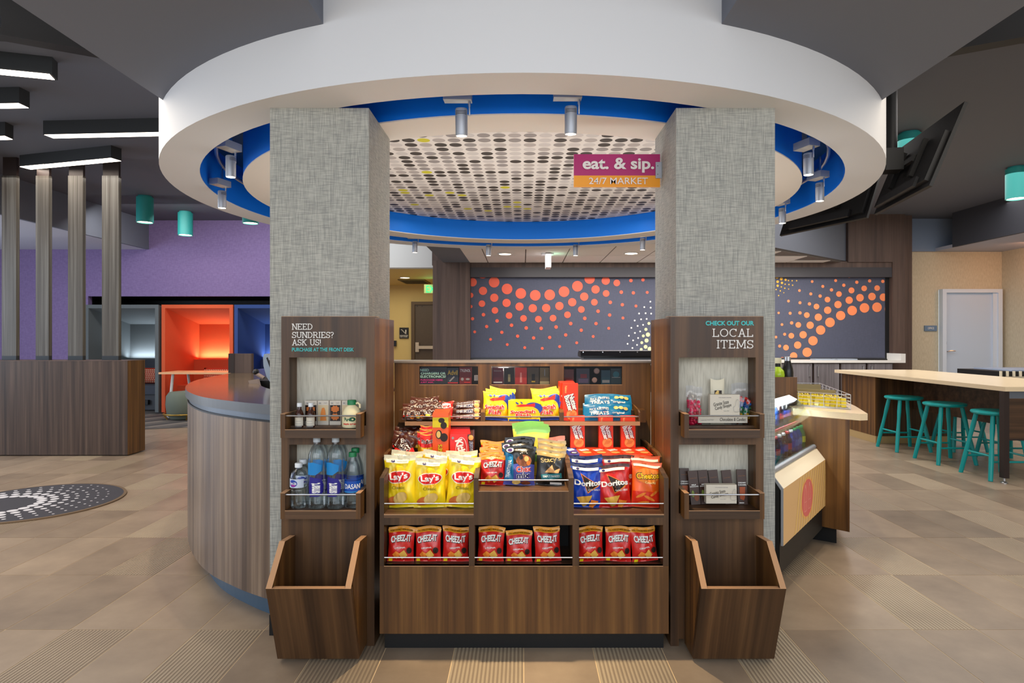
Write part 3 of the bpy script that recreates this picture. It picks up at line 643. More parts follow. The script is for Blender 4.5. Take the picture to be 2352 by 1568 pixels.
# exit signs
t = thing('exit_sign', 'edge-on white exit sign hanging from the white ceiling panels', 'exit sign', (PX(1258, 9.3), 9.3, 2.54))
MB().box(PX(1253, 9.3), PX(1265, 9.3), 9.15, 9.45, PZ(616, 9.3), PZ(584, 9.3)).build('sign_housing', mat('sign_white', (214, 214, 216), .4), t, bevel=.005)
MB().cyl((PX(1259, 9.3), 9.3, PZ(584, 9.3)), (PX(1259, 9.3), 9.3, 2.54), .02, seg=8).build('stem', MATS['sign_white'], t)
MB().box(PX(1244, 9.3), PX(1271, 9.3), 9.2, 9.4, 2.525, 2.54).build('mount_plate', MATS['sign_white'], t)
point('exit_glow', (PX(1275, 9.3), 9.3, 2.42), .5, (.2, 1, .5))
Ye = 12.9
t = thing('exit_sign', 'green lit exit sign in the yellow hallway', 'exit sign', (PX(1000, Ye), Ye, 2.3))
MB().box(PX(974, Ye), PX(1018, Ye), Ye, Ye + .04, PZ(673, Ye), PZ(653, Ye)).build('sign_housing', mat('sign_pale', (176, 184, 130), .4), t, bevel=.004)
MB().box(PX(995, Ye), PX(1005, Ye), Ye, Ye + .03, PZ(653, Ye), 2.51).build('stem', MATS['sign_pale'], t)
GRN = mat('exit_green', (30, 215, 120), .5, emit=1.3)
art([T('EXIT', PX(996, Ye), PZ(663.5, Ye), PX(1013, Ye) - PX(979, Ye), .14, GRN, bold=.0)], 1, 1, lambda x, z, l: Vector((x, Ye - .004, z)), 'sign_lettering', t, None)
point('exit_glow2', (PX(990, Ye), Ye - .15, 2.3), .8, (.2, 1, .5))
t = thing('ceiling_vent', 'dark square vent in the hallway ceiling', 'vent', (PX(945, 13.4), 13.4, 2.51))
MB().box(PX(922, 13.4), PX(982, 13.4), 13.0, 13.9, 2.49, 2.51).build('vent_frame', mat('vent_olive', (122, 104, 62), .6), t)
for q_ in range(8): MB().box(PX(926, 13.4), PX(978, 13.4), 13.08 + q_ * .1, 13.12 + q_ * .1, 2.482, 2.49).build('louver', mat('louver', (80, 68, 42), .6), t)
# hallway door
d = thing('door_1', 'dark brown hallway door with steel push bar', 'door', (-2.1, 14.48, 0)); d['kind'] = 'structure'; del d['category']
FR = mat('door_frame_brown', (84, 66, 44), .5); DP = mat('door_brown', (74, 60, 46), .45, vary=.12, bscale=20)
MB().box(-2.54, -2.46, 14.4, 14.5, 0, 2.13).box(-1.5, -1.42, 14.4, 14.5, 0, 2.13).box(-2.46, -1.5, 14.4, 14.5, 2.06, 2.13).build('door_frame', FR, d)
MB().box(-2.46, -1.5, 14.44, 14.5, .01, 2.075).build('door_panel', DP, d)
MB().box(-2.40, -1.6, 14.36, 14.41, PZ(801, 14.4), PZ(794, 14.4)).box(-2.44, -2.36, 14.38, 14.44, PZ(808, 14.4), PZ(786, 14.4)).build('push_bar', mat('satin_steel', (178, 160, 138), .35, .6), d, bevel=.004)
for x in (958, 969): MB().cyl((PX(x, 14.4), 14.43, PZ(703, 14.4)), (PX(x, 14.4), 14.441, PZ(703, 14.4)), .012, seg=8).build('screw', INK, d)
t = thing('stair_sign', 'small black stair sign beside the hallway door', 'sign', (PX(926, 14.4), 14.48, 1.4))
MB().box(PX(916, 14.4), PX(937, 14.4), 14.47, 14.495, PZ(777, 14.4), PZ(752, 14.4)).build('sign_plate', BLACK, t)
pts = [(920, 757), (923, 757), (923, 760), (926, 760), (926, 763), (929, 763), (929, 766), (932, 766)]
mb = MB()
for (a1_, b1_), (a2_, b2_) in zip(pts, pts[1:]): mb.box(PX(min(a1_, a2_) - .5, 14.4), PX(max(a1_, a2_) + .5, 14.4), 14.462, 14.47, PZ(max(b1_, b2_) + .5, 14.4), PZ(min(b1_, b2_) - .5, 14.4))
mb.box(PX(930, 14.4), PX(932, 14.4), 14.462, 14.47, PZ(764, 14.4), PZ(757, 14.4)).box(PX(917, 14.4), PX(936, 14.4), 14.462, 14.47, PZ(770.4, 14.4), PZ(769.6, 14.4)).build('stair_symbol', WH, t)
art([T('EXIT STAIRS', PX(926.5, 14.4), PZ(773, 14.4), PX(935, 14.4) - PX(918, 14.4), .03, WH, bold=0)], 1, 1, lambda x, z, l: Vector((x, 14.462, z)), 'sign_lettering', t, None)
t = thing('card_reader', 'black wall mounted reader beside the left column', 'reader', (PX(908, 14.4), 14.45, 1.2)); MB().box(PX(903, 14.4), PX(909.5, 14.4), 14.42, 14.5, PZ(795, 14.4), PZ(782, 14.4)).build('reader_body', BLACKG, t, bevel=.008)
# office door
d = thing('door_2', 'white office door in white frame on the tan wall', 'door', (7.65, 10.78, 0)); d['kind'] = 'structure'; del d['category']
DF = mat('door_white', (214, 226, 240), .4)
MB().box(7.125, 7.19, 10.7, 10.8, 0, 2.13).box(8.07, 8.14, 10.7, 10.8, 0, 2.13).box(7.19, 8.07, 10.7, 10.8, 2.07, 2.13).build('door_frame', DF, d)
MB().box(7.19, 8.07, 10.76, 10.8, .01, 2.07).build('door_leaf', mat('door_leaf_white', (198, 214, 234), .35), d)
MB().box(8.0, 8.07, 10.73, 10.77, .01, 2.07).build('door_stop', DF, d)
MB().tube([(7.22, 10.76, 1.07), (7.22, 10.71, 1.07), (7.27, 10.70, 1.085), (7.34, 10.70, 1.08)], .009, 6).build('door_handle', CHROME, d, smooth=True)
MB().box(7.21, 7.225, 10.75, 10.765, 1.19, 1.24).build('lock', INK, d)
t = thing('office_sign', 'small blue-grey office sign left of the white door', 'sign', (PX(2136, 10.8), 10.78, 1.45))
MB().box(PX(2122, 10.8), PX(2150, 10.8), 10.775, 10.8, PZ(760, 10.8), PZ(747.5, 10.8)).build('sign_plate', mat('sign_blue_grey', (106, 130, 156), .4), t)
art([T('OFFICE', PX(2136, 10.8), PZ(753.5, 10.8), .105, .035, WH, bold=.01)], 1, 1, lambda x, z, l: Vector((x, 10.772, z)), 'sign_lettering', t, None)
# ================= sundries / local items panels on the columns =================
TURQ = mat('turquoise_print', (64, 190, 190), .45); LW = mat('letter_white', (232, 230, 226), .4)
def panel_unit(s_, lb):
    def X(a, b): return tuple(sorted((s_ * a, s_ * b)))
    t = thing('column_panel', lb, 'wall panel', (s_ * .82, 2.665, 0))
    YP = 2.665; x0, x1 = X(1.018, .625); o0, o1 = X(.985, .66)
    zt = 1.39
    mb = MB(); ys = (YP, YP + .02)
    mb.box(x0, o0, *ys, .0, zt).box(o1, x1, *ys, .0, zt)
    mb.box(o0, o1, *ys, 1.218, zt).box(o0, o1, *ys, .85, .93).box(o0, o1, *ys, .03, .56)
    mb.build('front_panel', WOOD, t)
    xa, xb = X(.64, .625); MB().box(xa, xb, YP + .02, 3.07, 0, zt - .004).build('side_panel', WOODW, t)
    xa, xb = X(1.018, .6255); MB().box(xa, xb, YP + .002, YP + .1, zt, zt + .002).build('top_edge', EDGE, t)
    for z0, z1 in ((.905, 1.218), (.57, .86)):
        MB().box(o0, o1, 2.755, 2.764, z0, z1).build('niche_back', NICHE, t)
        for a in (o0, o1): MB().box(a - .001, a + .001, YP + .02, 2.755, z0, z1).build('niche_jamb', WOOD, t)
    # trays
    for zf, zr in ((.922, .978), (.588, .652)):
        a0, a1 = X(.997, .668)
        tr_ = MB().box(a0 + .0185, a1 - .0185, 2.602, 2.752, zf - .034, zf).build('tray_shelf', WOODX, t)
        for a in (a0, a1 - .018):
            MB().prof([(2.602, zf - .034), (2.602, zr + .008), (2.752, zr + .008), (2.752, zf - .034)], a - .0005, a + .0185).build('tray_end', WOODW, tr_)
            MB().box(a - .0008, a + .0188, 2.60, 2.75, zr + .008, zr + .0095).build('tray_edge', EDGE, tr_)
        MB().box(a0 + .018, a1 - .018, 2.6015, 2.603, zf - .001, zf + .0015).build('tray_edge', EDGE, tr_)
        MB().cyl((a0 + .015, 2.612, zr), (a1 - .015, 2.612, zr), .0035, seg=8).build('rail', CHROME, tr_, smooth=True)
    # bin
    b0, b1 = (-.982, -.656) if s_ < 0 else (.684, 1.009)
    th = .023; pf = [(2.664, .467), (2.55, .478), (2.414, .341), (2.53, .015), (2.664, .015)]
    bn = thing('magazine_bin', 'open wooden bin with slanted mouth below the %s' % ('sundries shelves on the left' if s_ < 0 else 'local items shelves on the right'), 'bin', ((b0 + b1) / 2, 2.54, 0), group='wooden bins under the column shelves')
    pfs = [(2.664, .467), (2.55, .478), (2.4375, .3655), (2.5532, .015), (2.664, .015)]
    for a in (b0, b1 - th): MB().prof(pfs, a, a + th).build('side_board', WOODW, bn)
    MB().prof([(2.414, .341), (2.53, .015), (2.53 + th, .015), (2.414 + th * .98, .341)], b0, b1).build('front_board', WOODF, bn)
    MB().box(b0 + th, b1 - th, 2.56, 2.664, .015, .035).build('bottom_board', WOODX, bn)
    e = .0012
    for a in (b0, b1 - th): MB().prof([(2.55, .478), (2.4375, .3655), (2.414, .341), (2.414, .341 + e), (2.55, .478 + e * 2)], a, a + th).prof([(2.664, .467), (2.55, .478), (2.55, .478 + e), (2.664, .467 + e)], a, a + th).build('rim_edge', EDGE, bn)
    MB().prof([(2.414, .341), (2.414, .341 + e), (2.438, .341 + e), (2.438, .341)], b0 + th, b1 - th).build('rim_edge', EDGE, bn)
    return t
pl = panel_unit(-1, 'walnut shelf panel with two trays on the left column, headed by white lettering')
pr = panel_unit(1, 'walnut shelf panel with two trays on the right column, headed by white lettering')
YP = 2.665
for s, x, y0, y1, xe in (('NEED', 671, 743, 757, 719), ('SUNDRIES?', 671, 762, 776, 768), ('ASK US!', 671, 779, 793, 739)):
    slab_text(s, PX(x, YP), PZ(y1, YP), (y1 - y0) * YP / F, (xe - x) * YP / F, YP, LW, pl)
art([T('PURCHASE AT THE FRONT DESK', PX(742, YP), PZ(802.5, YP), (813 - 671) * YP / F, 8.5 * YP / F, TURQ, bold=.02)], 1, 1, lambda x, z, l: Vector((x, YP - .002, z)), 'lettering', pl, None)
art([T('CHECK OUT OUR', PX(1676, YP), PZ(742, YP), (1732 - 1621) * YP / F, 10.5 * YP / F, TURQ, bold=.035)], 1, 1, lambda x, z, l: Vector((x, YP - .002, z)), 'lettering', pr, None)
slab_text('LOCAL', PX(1731, YP), PZ(773.5, YP), 19 * YP / F, 95 * YP / F, YP, LW, pr, 'R', t=.09)
slab_text('ITEMS', PX(1731, YP), PZ(800, YP), 19.5 * YP / F, 86 * YP / F, YP, LW, pr, 'R', t=.09)

# ================= snack merchandiser =================
mz = thing('snack_merchandiser', 'walnut snack display stand with tiered trays between the two columns', 'display stand', (0, 2.6, 0))
YF = 2.6; XL, XR = -.588, .602
MB().box(XL, XR, YF, YF + .02, .0825, .362).build('lower_panel', WOODW, mz)
MB().box(XL + .01, XR - .01, YF + .05, 3.0, 0, .09).build('toe_kick', BLACK, mz)
MB().box(XL, XR, YF, YF + .02, .530, .5598).build('mid_rail', WOOD, mz)
for a, b_ in ((XL, PX(882, YF)), (PX(1077, YF), PX(1090, YF)), (PX(1315, YF), PX(1330, YF)), (PX(1523, YF), XR)):
    MB().box(a, b_, YF, YF + .02, .3625, .530).build('stile', WOOD, mz)
    MB().box(a + .001, b_ - .001, YF + .02, 3.0, .3625, .530).build('partition', WOOD, mz)
MB().box(XL + .02, XR - .02, YF + .001, 3.0, .345, .362).build('compartment_floor', WOODX, mz)
MB().box(XL + .02, XR - .02, YF + .25, YF + .27, .362, .55).build('compartment_back', BLACK, mz)
MB().box(XL + .02, XR - .02, YF + .02, YF + .27, .526, .545).build('compartment_top', BLACK, mz)
for i, (a, b_) in enumerate(((882, 1077), (1090, 1315), (1330, 1523))):
    a, b_ = PX(a, YF), PX(b_, YF)
    MB().cyl((a, YF + .006, PZ(1281, YF)), (b_, YF + .006, PZ(1281, YF)), .0028, seg=8).build('rail', CHROME, mz, smooth=True)
    MB().box(a, b_, YF - .0008, YF, .3595, .3625).build('edge_strip', EDGE, mz)
# tier 1 side trays
for a, b_, ia, ib in ((XL, PX(1099, YF), PX(882, YF), PX(1088, YF)), (PX(1306, YF), XR, PX(1318, YF), PX(1525, YF))):
    MB().box(ia, ib, YF, 3.0, .560, .575).build('tray_floor', WOODX, mz)
    MB().box(ia, ib, YF - .0008, YF, .571, .5755).build('edge_strip', EDGE, mz)
    MB().cyl((ia, YF + .006, PZ(1157, YF)), (ib, YF + .006, PZ(1157, YF)), .003, seg=8).build('rail', CHROME, mz, smooth=True)
    MB().box(ia, ib, 2.836, 2.85, .575, .72).build('tray_back', WOOD, mz)
for a, b_ in ((XL, PX(882, YF)), (PX(1525, YF), XR), (PX(1088, YF), PX(1099, YF)), (PX(1306, YF), PX(1318, YF))):
    zt = .722
    o = MB().prof([(YF, .5598), (YF, zt), (2.64, zt + .004), (2.70, zt + .02), (2.76, .745), (2.86, .765), (3.15 if abs(a) < .4 else 2.86, .768), (3.15 if abs(a) < .4 else 2.86, .5598)], a, b_).build('tray_divider', WOOD, mz)
    MB().prof([(YF, zt), (YF, zt + .0015), (2.70, zt + .0215), (2.76, .7465), (2.76, .745), (2.70, zt + .02)], a, b_).build('divider_edge', WOODX, o)
# tier 1 centre
ia, ib = PX(1099, YF), PX(1306, YF)
MB().box(ia - .01, ib + .01, YF - .001, YF + .018, .5596, .671).build('centre_panel', WOOD, mz)
MB().box(ia, ib, YF, 3.15, .655, .670).build('tray_floor', WOODX, mz)
MB().box(ia, ib, YF - .0018, YF - .001, .668, .6715).build('edge_strip', EDGE, mz)
MB().cyl((ia, YF + .006, PZ(1103, YF)), (ib, YF + .006, PZ(1103, YF)), .003, seg=8).build('rail', CHROME, mz, smooth=True)
PUSH = 1.0635
# tier 2 side trays
for ia, ib in ((-.572, PX(1092, 2.7)), (PX(1306, 2.66), .572)):
    MB().box(ia, ib, 2.665, 3.06, .745, .758).build('tray_floor', WOODX, mz)
    MB().cyl((ia, 2.668, .792), (ib, 2.668, .792), .003, seg=8).build('rail', CHROME, mz, smooth=True)
    MB().box(ia, ib, 2.664, 2.6652, .742, .7595).build('edge_strip', EDGE, mz)
for a in (-.588, .572):
    MB().prof([(2.655, .56), (2.655, .80), (2.70, .812), (3.06, .812), (3.06, .56)], a, a + .015).build('tray_end', WOODW, mz)
# riser under tier 3
MB().box(-.545, .545, 2.985, 3.0, .66, .92).build('riser_panel', WOODW, mz)
MB().box(-.585, .585, 2.99, 3.08, .90, .958).build('back_ledge', WOODW, mz)
# tier 3
Y3 = 2.863
MB().box(-.533, .533, Y3, 3.06, .905, .920).build('tray_floor', WOODX, mz)
MB().box(-.533, .533, Y3 - .0008, Y3, .903, .9215).build('edge_strip', EDGE, mz)
for a, b_ in ((-.5345, -.529), (PX(1104, Y3), PX(1114, Y3)), (PX(1285, Y3), PX(1295, Y3)), (.527, .5345)):
    MB().prof([(Y3, .905), (Y3, .962), (2.89, .972), (3.06, .985), (3.06, .905)], a, b_).build('tray_divider', WOODW, mz)
for a, b_ in ((-.53, PX(1104, Y3)), (PX(1114, Y3), PX(1285, Y3)), (PX(1295, Y3), .53)):
    MB().cyl((a, Y3 + .004, PZ(957, Y3)), (b_, Y3 + .004, PZ(957, Y3)), .003, seg=8).build('rail', CHROME, mz, smooth=True)
# back wall with windows
YB = 3.08; zt = 1.179; w_ = [(PX(963, YB), PX(1098, YB)), (PX(1129, YB), PX(1263, YB)), (PX(1295, YB), PX(1429, YB))]
za, zb_ = PZ(883, YB), PZ(841, YB)
mb = MB().box(-.625, .625, YB, YB + .018, .12, za).box(-.625, .625, YB, YB + .018, zb_, zt)
xs = [-.625] + [v for q in w_ for v in q] + [.625]
for i in range(0, 8, 2): mb.box(xs[i], xs[i + 1], YB, YB + .018, za, zb_)
mb.build('back_panel', WOODW, mz)
MB().box(-.7, .7, YB - .004, 3.25, zt, zt + .009).build('stone_top', mat('grey_counter', (134, 122, 112), .35), mz)
MB().box(-.625, .625, YB + .018, 3.24, za - .06, za - .005).build('case_floor', BLACK, mz)
MB().box(-.625, .625, 3.23, 3.24, za - .01, zt).build('case_back', mat('case_back_dark', (34, 28, 26), .6), mz)
for a, b_ in w_:
    mbq = MB(); mbq.f([(a, YB + .008, za), (b_, YB + .008, za), (b_, YB + .008, zb_), (a, YB + .008, zb_)]); mbq.build('window_pane', clear('case_glass', (225, 225, 228), .0), mz)
    MB().box(a, b_, YB - .0006, YB, za - .002, za).build('window_edge', EDGE, mz)
point('case_glow', (-.1, 3.36, 1.15), 2.0, (1, .9, .8), .03)  # added point lamp without a fitting, lightens the packs behind the panes
# things behind the little windows
GOLD = mat('print_gold', (206, 170, 50), .4)
def carton(name, lb, cat, px0, px1, y0, y1, Y, col, items=(), depth=.02, group=None, rough=.4):
    a, b_ = PX(px0, Y), PX(px1, Y); z0, z1 = PZ(y1, Y), PZ(y0, Y)
    t = thing(name, lb, cat, ((a + b_) / 2, Y, z0), group=group)
    MB().box(a, b_, Y, Y + depth, z0, z1).build('carton_body', mat('carton_%d_%d_%d' % col, col, rough), t, bevel=.001)
    if items: art(list(items), b_ - a, z1 - z0, flatmap((a + b_) / 2, Y, z0), 'printed_front', t, None)
    return t
zf_ = 883 - 1
GR = 'medicine and charger packs behind the small windows'
PNK = mat('print_pink', (226, 40, 140), .45); MINT = mat('print_mint', (190, 240, 220), .45); RED_ = mat('print_red', (206, 44, 36), .45); GRY = mat('print_grey', (150, 150, 150), .5); BLU = mat('print_blue', (30, 62, 160), .45)
carton('notice_card', 'dark notice card with mint and pink lettering behind the left small window', 'card', 964, 1026, 843, 882, 3.10, (44, 46, 52), [T('NEED', -.32, .83, .32, .14, MINT, bold=.02), T('CHARGERS OR', 0, .64, .92, .14, MINT, bold=.02), T('ELECTRONICS?', 0, .45, .94, .14, MINT, bold=.02), T('PURCHASE HERE.', -.05, .25, .84, .11, PNK, bold=.02), T('JUST ASK.', -.22, .1, .5, .11, PNK, bold=.02)], .003, GR)
carton('medicine_pack', 'dark pain relief pack with yellow name behind the left window', 'medicine', 1026, 1053, 845, 882, 3.11, (52, 56, 66), [T('Advil', 0, .72, .86, .3, GOLD, bold=.02), B(-.4, .45, .05, .12, RED_), P([(-.3, .2), (.1, .5), (.2, .45), (-.2, .15)], GRY)], .02, GR)
carton('medicine_pack', 'dark red pain relief pack behind the left window', 'medicine', 1055, 1083, 843, 882, 3.11, (116, 30, 28), [T('TYLENOL', 0, .8, .84, .16, WH, bold=.01), E(-.25, .3, .12, .09, GRY), E(.2, .3, .16, .06, GRY), B(-.1, .4, .08, .13, RED_)], .02, GR)
carton('white_jar', 'white jar at the right end of the left small window', 'jar', 1089, 1098, 862, 874, 3.13, (220, 214, 200), (), .03, GR)
for i, (a, b_, col, it, d_) in enumerate([(1131, 1156, (96, 34, 46), [T('beauty', 0, .8, .7, .12, GRY, bold=0), B(-.4, .4, .08, .15, WH)], 'dark red pack at the left of the middle window'),
    (1158, 1181, (36, 28, 24), [B(-.12, .12, .15, .6, mat('print_tan', (150, 140, 100), .5))], 'brown box with tan bar in the middle window'), (1183, 1210, (190, 52, 44), [P([(-.1, .1), (-.06, .7), (.06, .7), (.1, .1)], mat('print_rose', (230, 150, 140), .5))], 'red pack with pale bottle in the middle window'),
    (1212, 1238, (76, 62, 44), [B(-.14, .14, .2, .62, INK), B(-.16, .16, .12, .2, GOLD)], 'olive box with black vial in the middle window'), (1240, 1262, (112, 92, 54), [B(-.5, .5, .0, .18, mat('print_sand', (186, 170, 120), .5)), B(-.04, .04, .5, .9, GRY)], 'tan box at the right of the middle window')]):
    carton('toiletry_pack', d_, 'toiletries', a, b_, 844, 882, 3.11, col, it, .02, GR)
for i, (a, b_, y0, col, it, d_) in enumerate([(1296, 1318, 848, (96, 34, 26), [B(-.3, .4, .05, .3, RED_)], 'rust red pack at the left of the right window'), (1324, 1354, 846, (58, 54, 66), [B(-.2, .3, .4, .65, mat('print_wine', (128, 44, 52), .5)), B(-.35, .4, .08, .35, mat('print_plum', (96, 82, 110), .5))], 'grey carton with wine red print in the right window'),
    (1381, 1402, 850, (22, 66, 80), [B(-.4, .4, .1, .3, GRY)], 'teal pack in the right window'), (1403, 1427, 846, (34, 54, 58), [E(0, .62, .3, .2, mat('print_teal', (40, 110, 120), .4)), B(-.4, .4, .42, .45, GRY)], 'dark teal bagged pack at the right end of the right window')]):
    carton('travel_pack', d_, 'toiletries', a, b_, y0, 882, 3.11, col, it, .02, GR)
t = thing('phone_pouch', 'pink beige rounded pouch tilted in the right window', 'pouch', (PX(1370, 3.1), 3.1, za), group=GR)
for (cx_, cy_, rx, rz) in ((1366, 873, .014, .020), (1371, 852, .015, .018)):
    MB().lathe([(.0001, -.006), (rx * .8, -.005), (rx, 0), (rx * .8, .005), (.0001, .006)], (PX(cx_, 3.1), 3.108, PZ(cy_, 3.1)), 16, axis=(0, 1, 0)).build('pouch_half', mat('pouch_pink', (176, 142, 128), .5), t, smooth=True)
PUSH = 1.0
# black appliance behind the stand
t = thing('folded_appliance', 'long black appliance lid standing on the counter behind the snack stand', 'appliance', (.62, 3.6, 1.21))
Y = 3.7; xa, xb = PX(1334, Y), PX(1530, Y)
mb = MB(); mb.prof([(Y, PZ(817, Y)), (Y + .02, PZ(806, Y)), (Y + .12, PZ(805, Y)), (Y + .2, PZ(812, Y)), (Y + .2, PZ(820, Y)), (Y, PZ(821, Y))], xa, xb); mb.build('lid', BLACKG, t, bevel=.006)
MB().box(xa + .02, xb, Y + .03, Y + .18, PZ(835, Y), PZ(820, Y)).build('body', SCREENG, t)
for x in (1340, 1385, 1425, 1465): MB().cyl((PX(x, Y), Y + .012, PZ(808.5, Y)), (PX(x, Y), Y + .018, PZ(808.5, Y)), .004, seg=8).build('screw', CHROME, t)
MB().box(xa, xb, Y - .2, Y + .35, 1.0, PZ(835, Y)).build('stand', SCREENG, t)

# ================= reception desk =================
def offset(poly, d):
    out = []
    for i, p in enumerate(poly):
        a = Vector(poly[max(0, i - 1)]); b_ = Vector(poly[min(len(poly) - 1, i + 1)]); t_ = (b_ - a).normalized(); out.append((p[0] + t_.y * d, p[1] - t_.x * d))
    return out
def spline(pts, n=8):
    out = []; Pn = [Vector(p) for p in pts]
    for i in range(len(Pn) - 1):
        p0 = Pn[max(i - 1, 0)]; p1 = Pn[i]; p2 = Pn[i + 1]; p3 = Pn[min(i + 2, len(Pn) - 1)]
        for k in range(n):
            t_ = k / n; q = .5 * ((2 * p1) + (p2 - p0) * t_ + (2 * p0 - 5 * p1 + 4 * p2 - p3) * t_ ** 2 + (3 * p1 - p0 - 3 * p2 + p3) * t_ ** 3); out.append((q.x, q.y))
    out.append(tuple(Pn[-1])); return out
ol = spline([(-1.12, 2.83), (-1.36, 2.985), (-1.65, 3.24), (-1.95, 3.66), (-2.2, 4.16), (-2.38, 4.72), (-2.5, 5.5), (-2.55, 6.3), (-2.45, 7.0), (-2.2, 7.6)])
dk = thing('reception_desk', 'curved reception desk with brown stone top left of the left column', 'desk', (-1.9, 4.2, 0))
def clampx(q): return [(min(x, -1.112), y) for x, y in q]
inn = clampx(offset(ol, .42))
MB().prism(ol + inn[::-1], .955, 1.0, 1, 0, 1).build('stone_top', [STONE, STONEE], dk)
o1_ = offset(ol, .02); i1_ = clampx(offset(ol, .36))
MB().prism(o1_ + i1_[::-1], .925, .9555).build('metal_strip', mat('strip_steel', (110, 116, 124), .35, .8), dk)
o2_ = offset(ol, .012); MB().prism(o2_ + i1_[::-1], .115, .925).build('curved_front', WOODG, dk)
MB().prism(offset(ol, .0115) + offset(ol, .03)[::-1], .918, .926).build('trim_line', BLACK, dk)
MB().prism(offset(ol, .09) + clampx(offset(ol, .34))[::-1], 0, .115).build('toe_kick', mat('kick_blue_grey', (66, 88, 108), .4), dk)
o3_ = offset(ol, .40); MB().prism(clampx(o3_) + clampx(offset(ol, .9))[::-1], .70, .73).build('work_surface', DARKWOOD, dk)
Y = 5.4; a, b_ = PX(525, Y), PX(577, Y)
t = thing('desk_screen', 'dark wood privacy block standing on the reception desk', 'desk screen', ((a + b_) / 2, Y, 1.0)); MB().box(a, b_, Y, Y + .05, 1.0, PZ(812, Y)).build('screen_board', WENGE, t); MB().box(a - .001, a + .05, Y - .004, Y + .054, 1.0, PZ(812, Y) + .001).build('screen_end', DARKWOOD, t)
Y = 4.3
t = thing('monitor', 'grey monitor seen edge-on behind the reception desk', 'monitor', (PX(622, Y), Y, .73))
mb = MB(); mb.prof3([(PX(604, Y), PZ(822, Y)), (PX(606, Y), PZ(813, Y)), (PX(613, Y), PZ(812, Y)), (PX(636, Y), PZ(886, Y)), (PX(628, Y), PZ(889, Y)), (PX(612, Y), PZ(865, Y)), (PX(605, Y), PZ(840, Y))], Y, Y + .4); mb.build('monitor_back', mat('monitor_grey', (150, 166, 184), .35), t, bevel=.004)
MB().prof3([(PX(612, Y), PZ(822, Y)), (PX(615, Y), PZ(820, Y)), (PX(640, Y), PZ(886, Y)), (PX(637, Y), PZ(888, Y))], Y - .004, Y + .404).build('screen', BLACK, t)
MB().cyl((PX(630, Y), Y + .2, .73), (PX(625, Y), Y + .2, 1.0), .02, seg=10).build('stand', DKGREY, t)
Y = 4.15
t = thing('card_terminal', 'beige payment terminal tilted on its stand behind the desk', 'payment terminal', (PX(583, Y), Y, .73))
MB().prof3([(PX(570, Y), PZ(874, Y)), (PX(591, Y), PZ(870, Y)), (PX(596, Y), PZ(889, Y)), (PX(574, Y), PZ(886, Y))], Y, Y + .03).build('terminal_body', mat('beige_plastic', (150, 132, 122), .5), t, bevel=.003)
MB().cyl((PX(585, Y), Y + .03, .73), (PX(583, Y), Y + .03, PZ(880, Y)), .012, seg=8).build('stand', BLACK, t)
Y = 4.6
t = thing('desk_phone', 'dark desk phone with a beige handset behind the counter rim', 'phone', (PX(600, Y), Y, .73))
MB().tube([(PX(586, Y), Y, PZ(856, Y)), (PX(596, Y), Y, PZ(862, Y)), (PX(606, Y), Y, PZ(868, Y))], .014, 8).build('handset', MATS['beige_plastic'], t, smooth=True)
MB().ball((PX(588, Y), Y, PZ(854, Y)), .022).build('earpiece', BLACK, t, smooth=True)
MB().box(PX(592, Y), PX(625, Y), Y, Y + .1, .731, PZ(874, Y)).build('phone_body', BLACK, t, bevel=.01)

# ================= planter wall with slats =================
pw = thing('low_partition', 'low dark walnut partition wall at the left edge carrying wooden slats', 'partition', (-5.2, 7.1, 0))
MB().box(-6.3, -4.354, 6.96, 7.28, .01, 1.045).build('partition_body', WOODP, pw)
MB().box(-4.36, -4.353, 6.962, 7.28, .01, 1.045).build('end_panel', WOODW, pw)
MB().box(-6.3, -4.353, 6.958, 7.282, 1.045, 1.052).build('cap', WENGE, pw)
for i, (a, b_) in enumerate(((-74, -38), (0, 34), (78, 109), (152, 187), (230, 269))):
    Y = 7.08
    t = thing('vertical_slat', 'vertical wooden slat standing on the low partition, %s' % ('outside the left edge', 'cut by the left picture edge', 'second from the left edge', 'third from the left edge', 'rightmost and widest of the row')[i], 'slat', (PX((a + b_) / 2, Y), Y, 1.05), group='wooden slats on the low partition')
    x0, x1 = PX(a + 4, Y), PX(b_ + 3, Y)
    MB().box(x0, x1, Y, Y + .05, 1.1, 3.12).build('slat_board', SLATW, t, bevel=.004); MB().box(x0, x1, Y, Y + .05, 1.052, 1.1).build('slat_foot', mat('slat_foot_dark', (52, 56, 60), .4, .4), t)
    MB().box(x0 + .004, x1 - .004, Y + .01, Y + .045, 3.12, 3.33).build('slat_head', DARKWOOD, t)
spot('slat_spot_1', (-4.0, 6.3, 3.2), (-4.9, 7.1, 1.3), 14, 50, (.8, .95, 1)); spot('slat_spot_2', (-5.2, 6.2, 3.2), (-5.6, 7.1, 1.3), 14, 50, (.8, .95, 1))

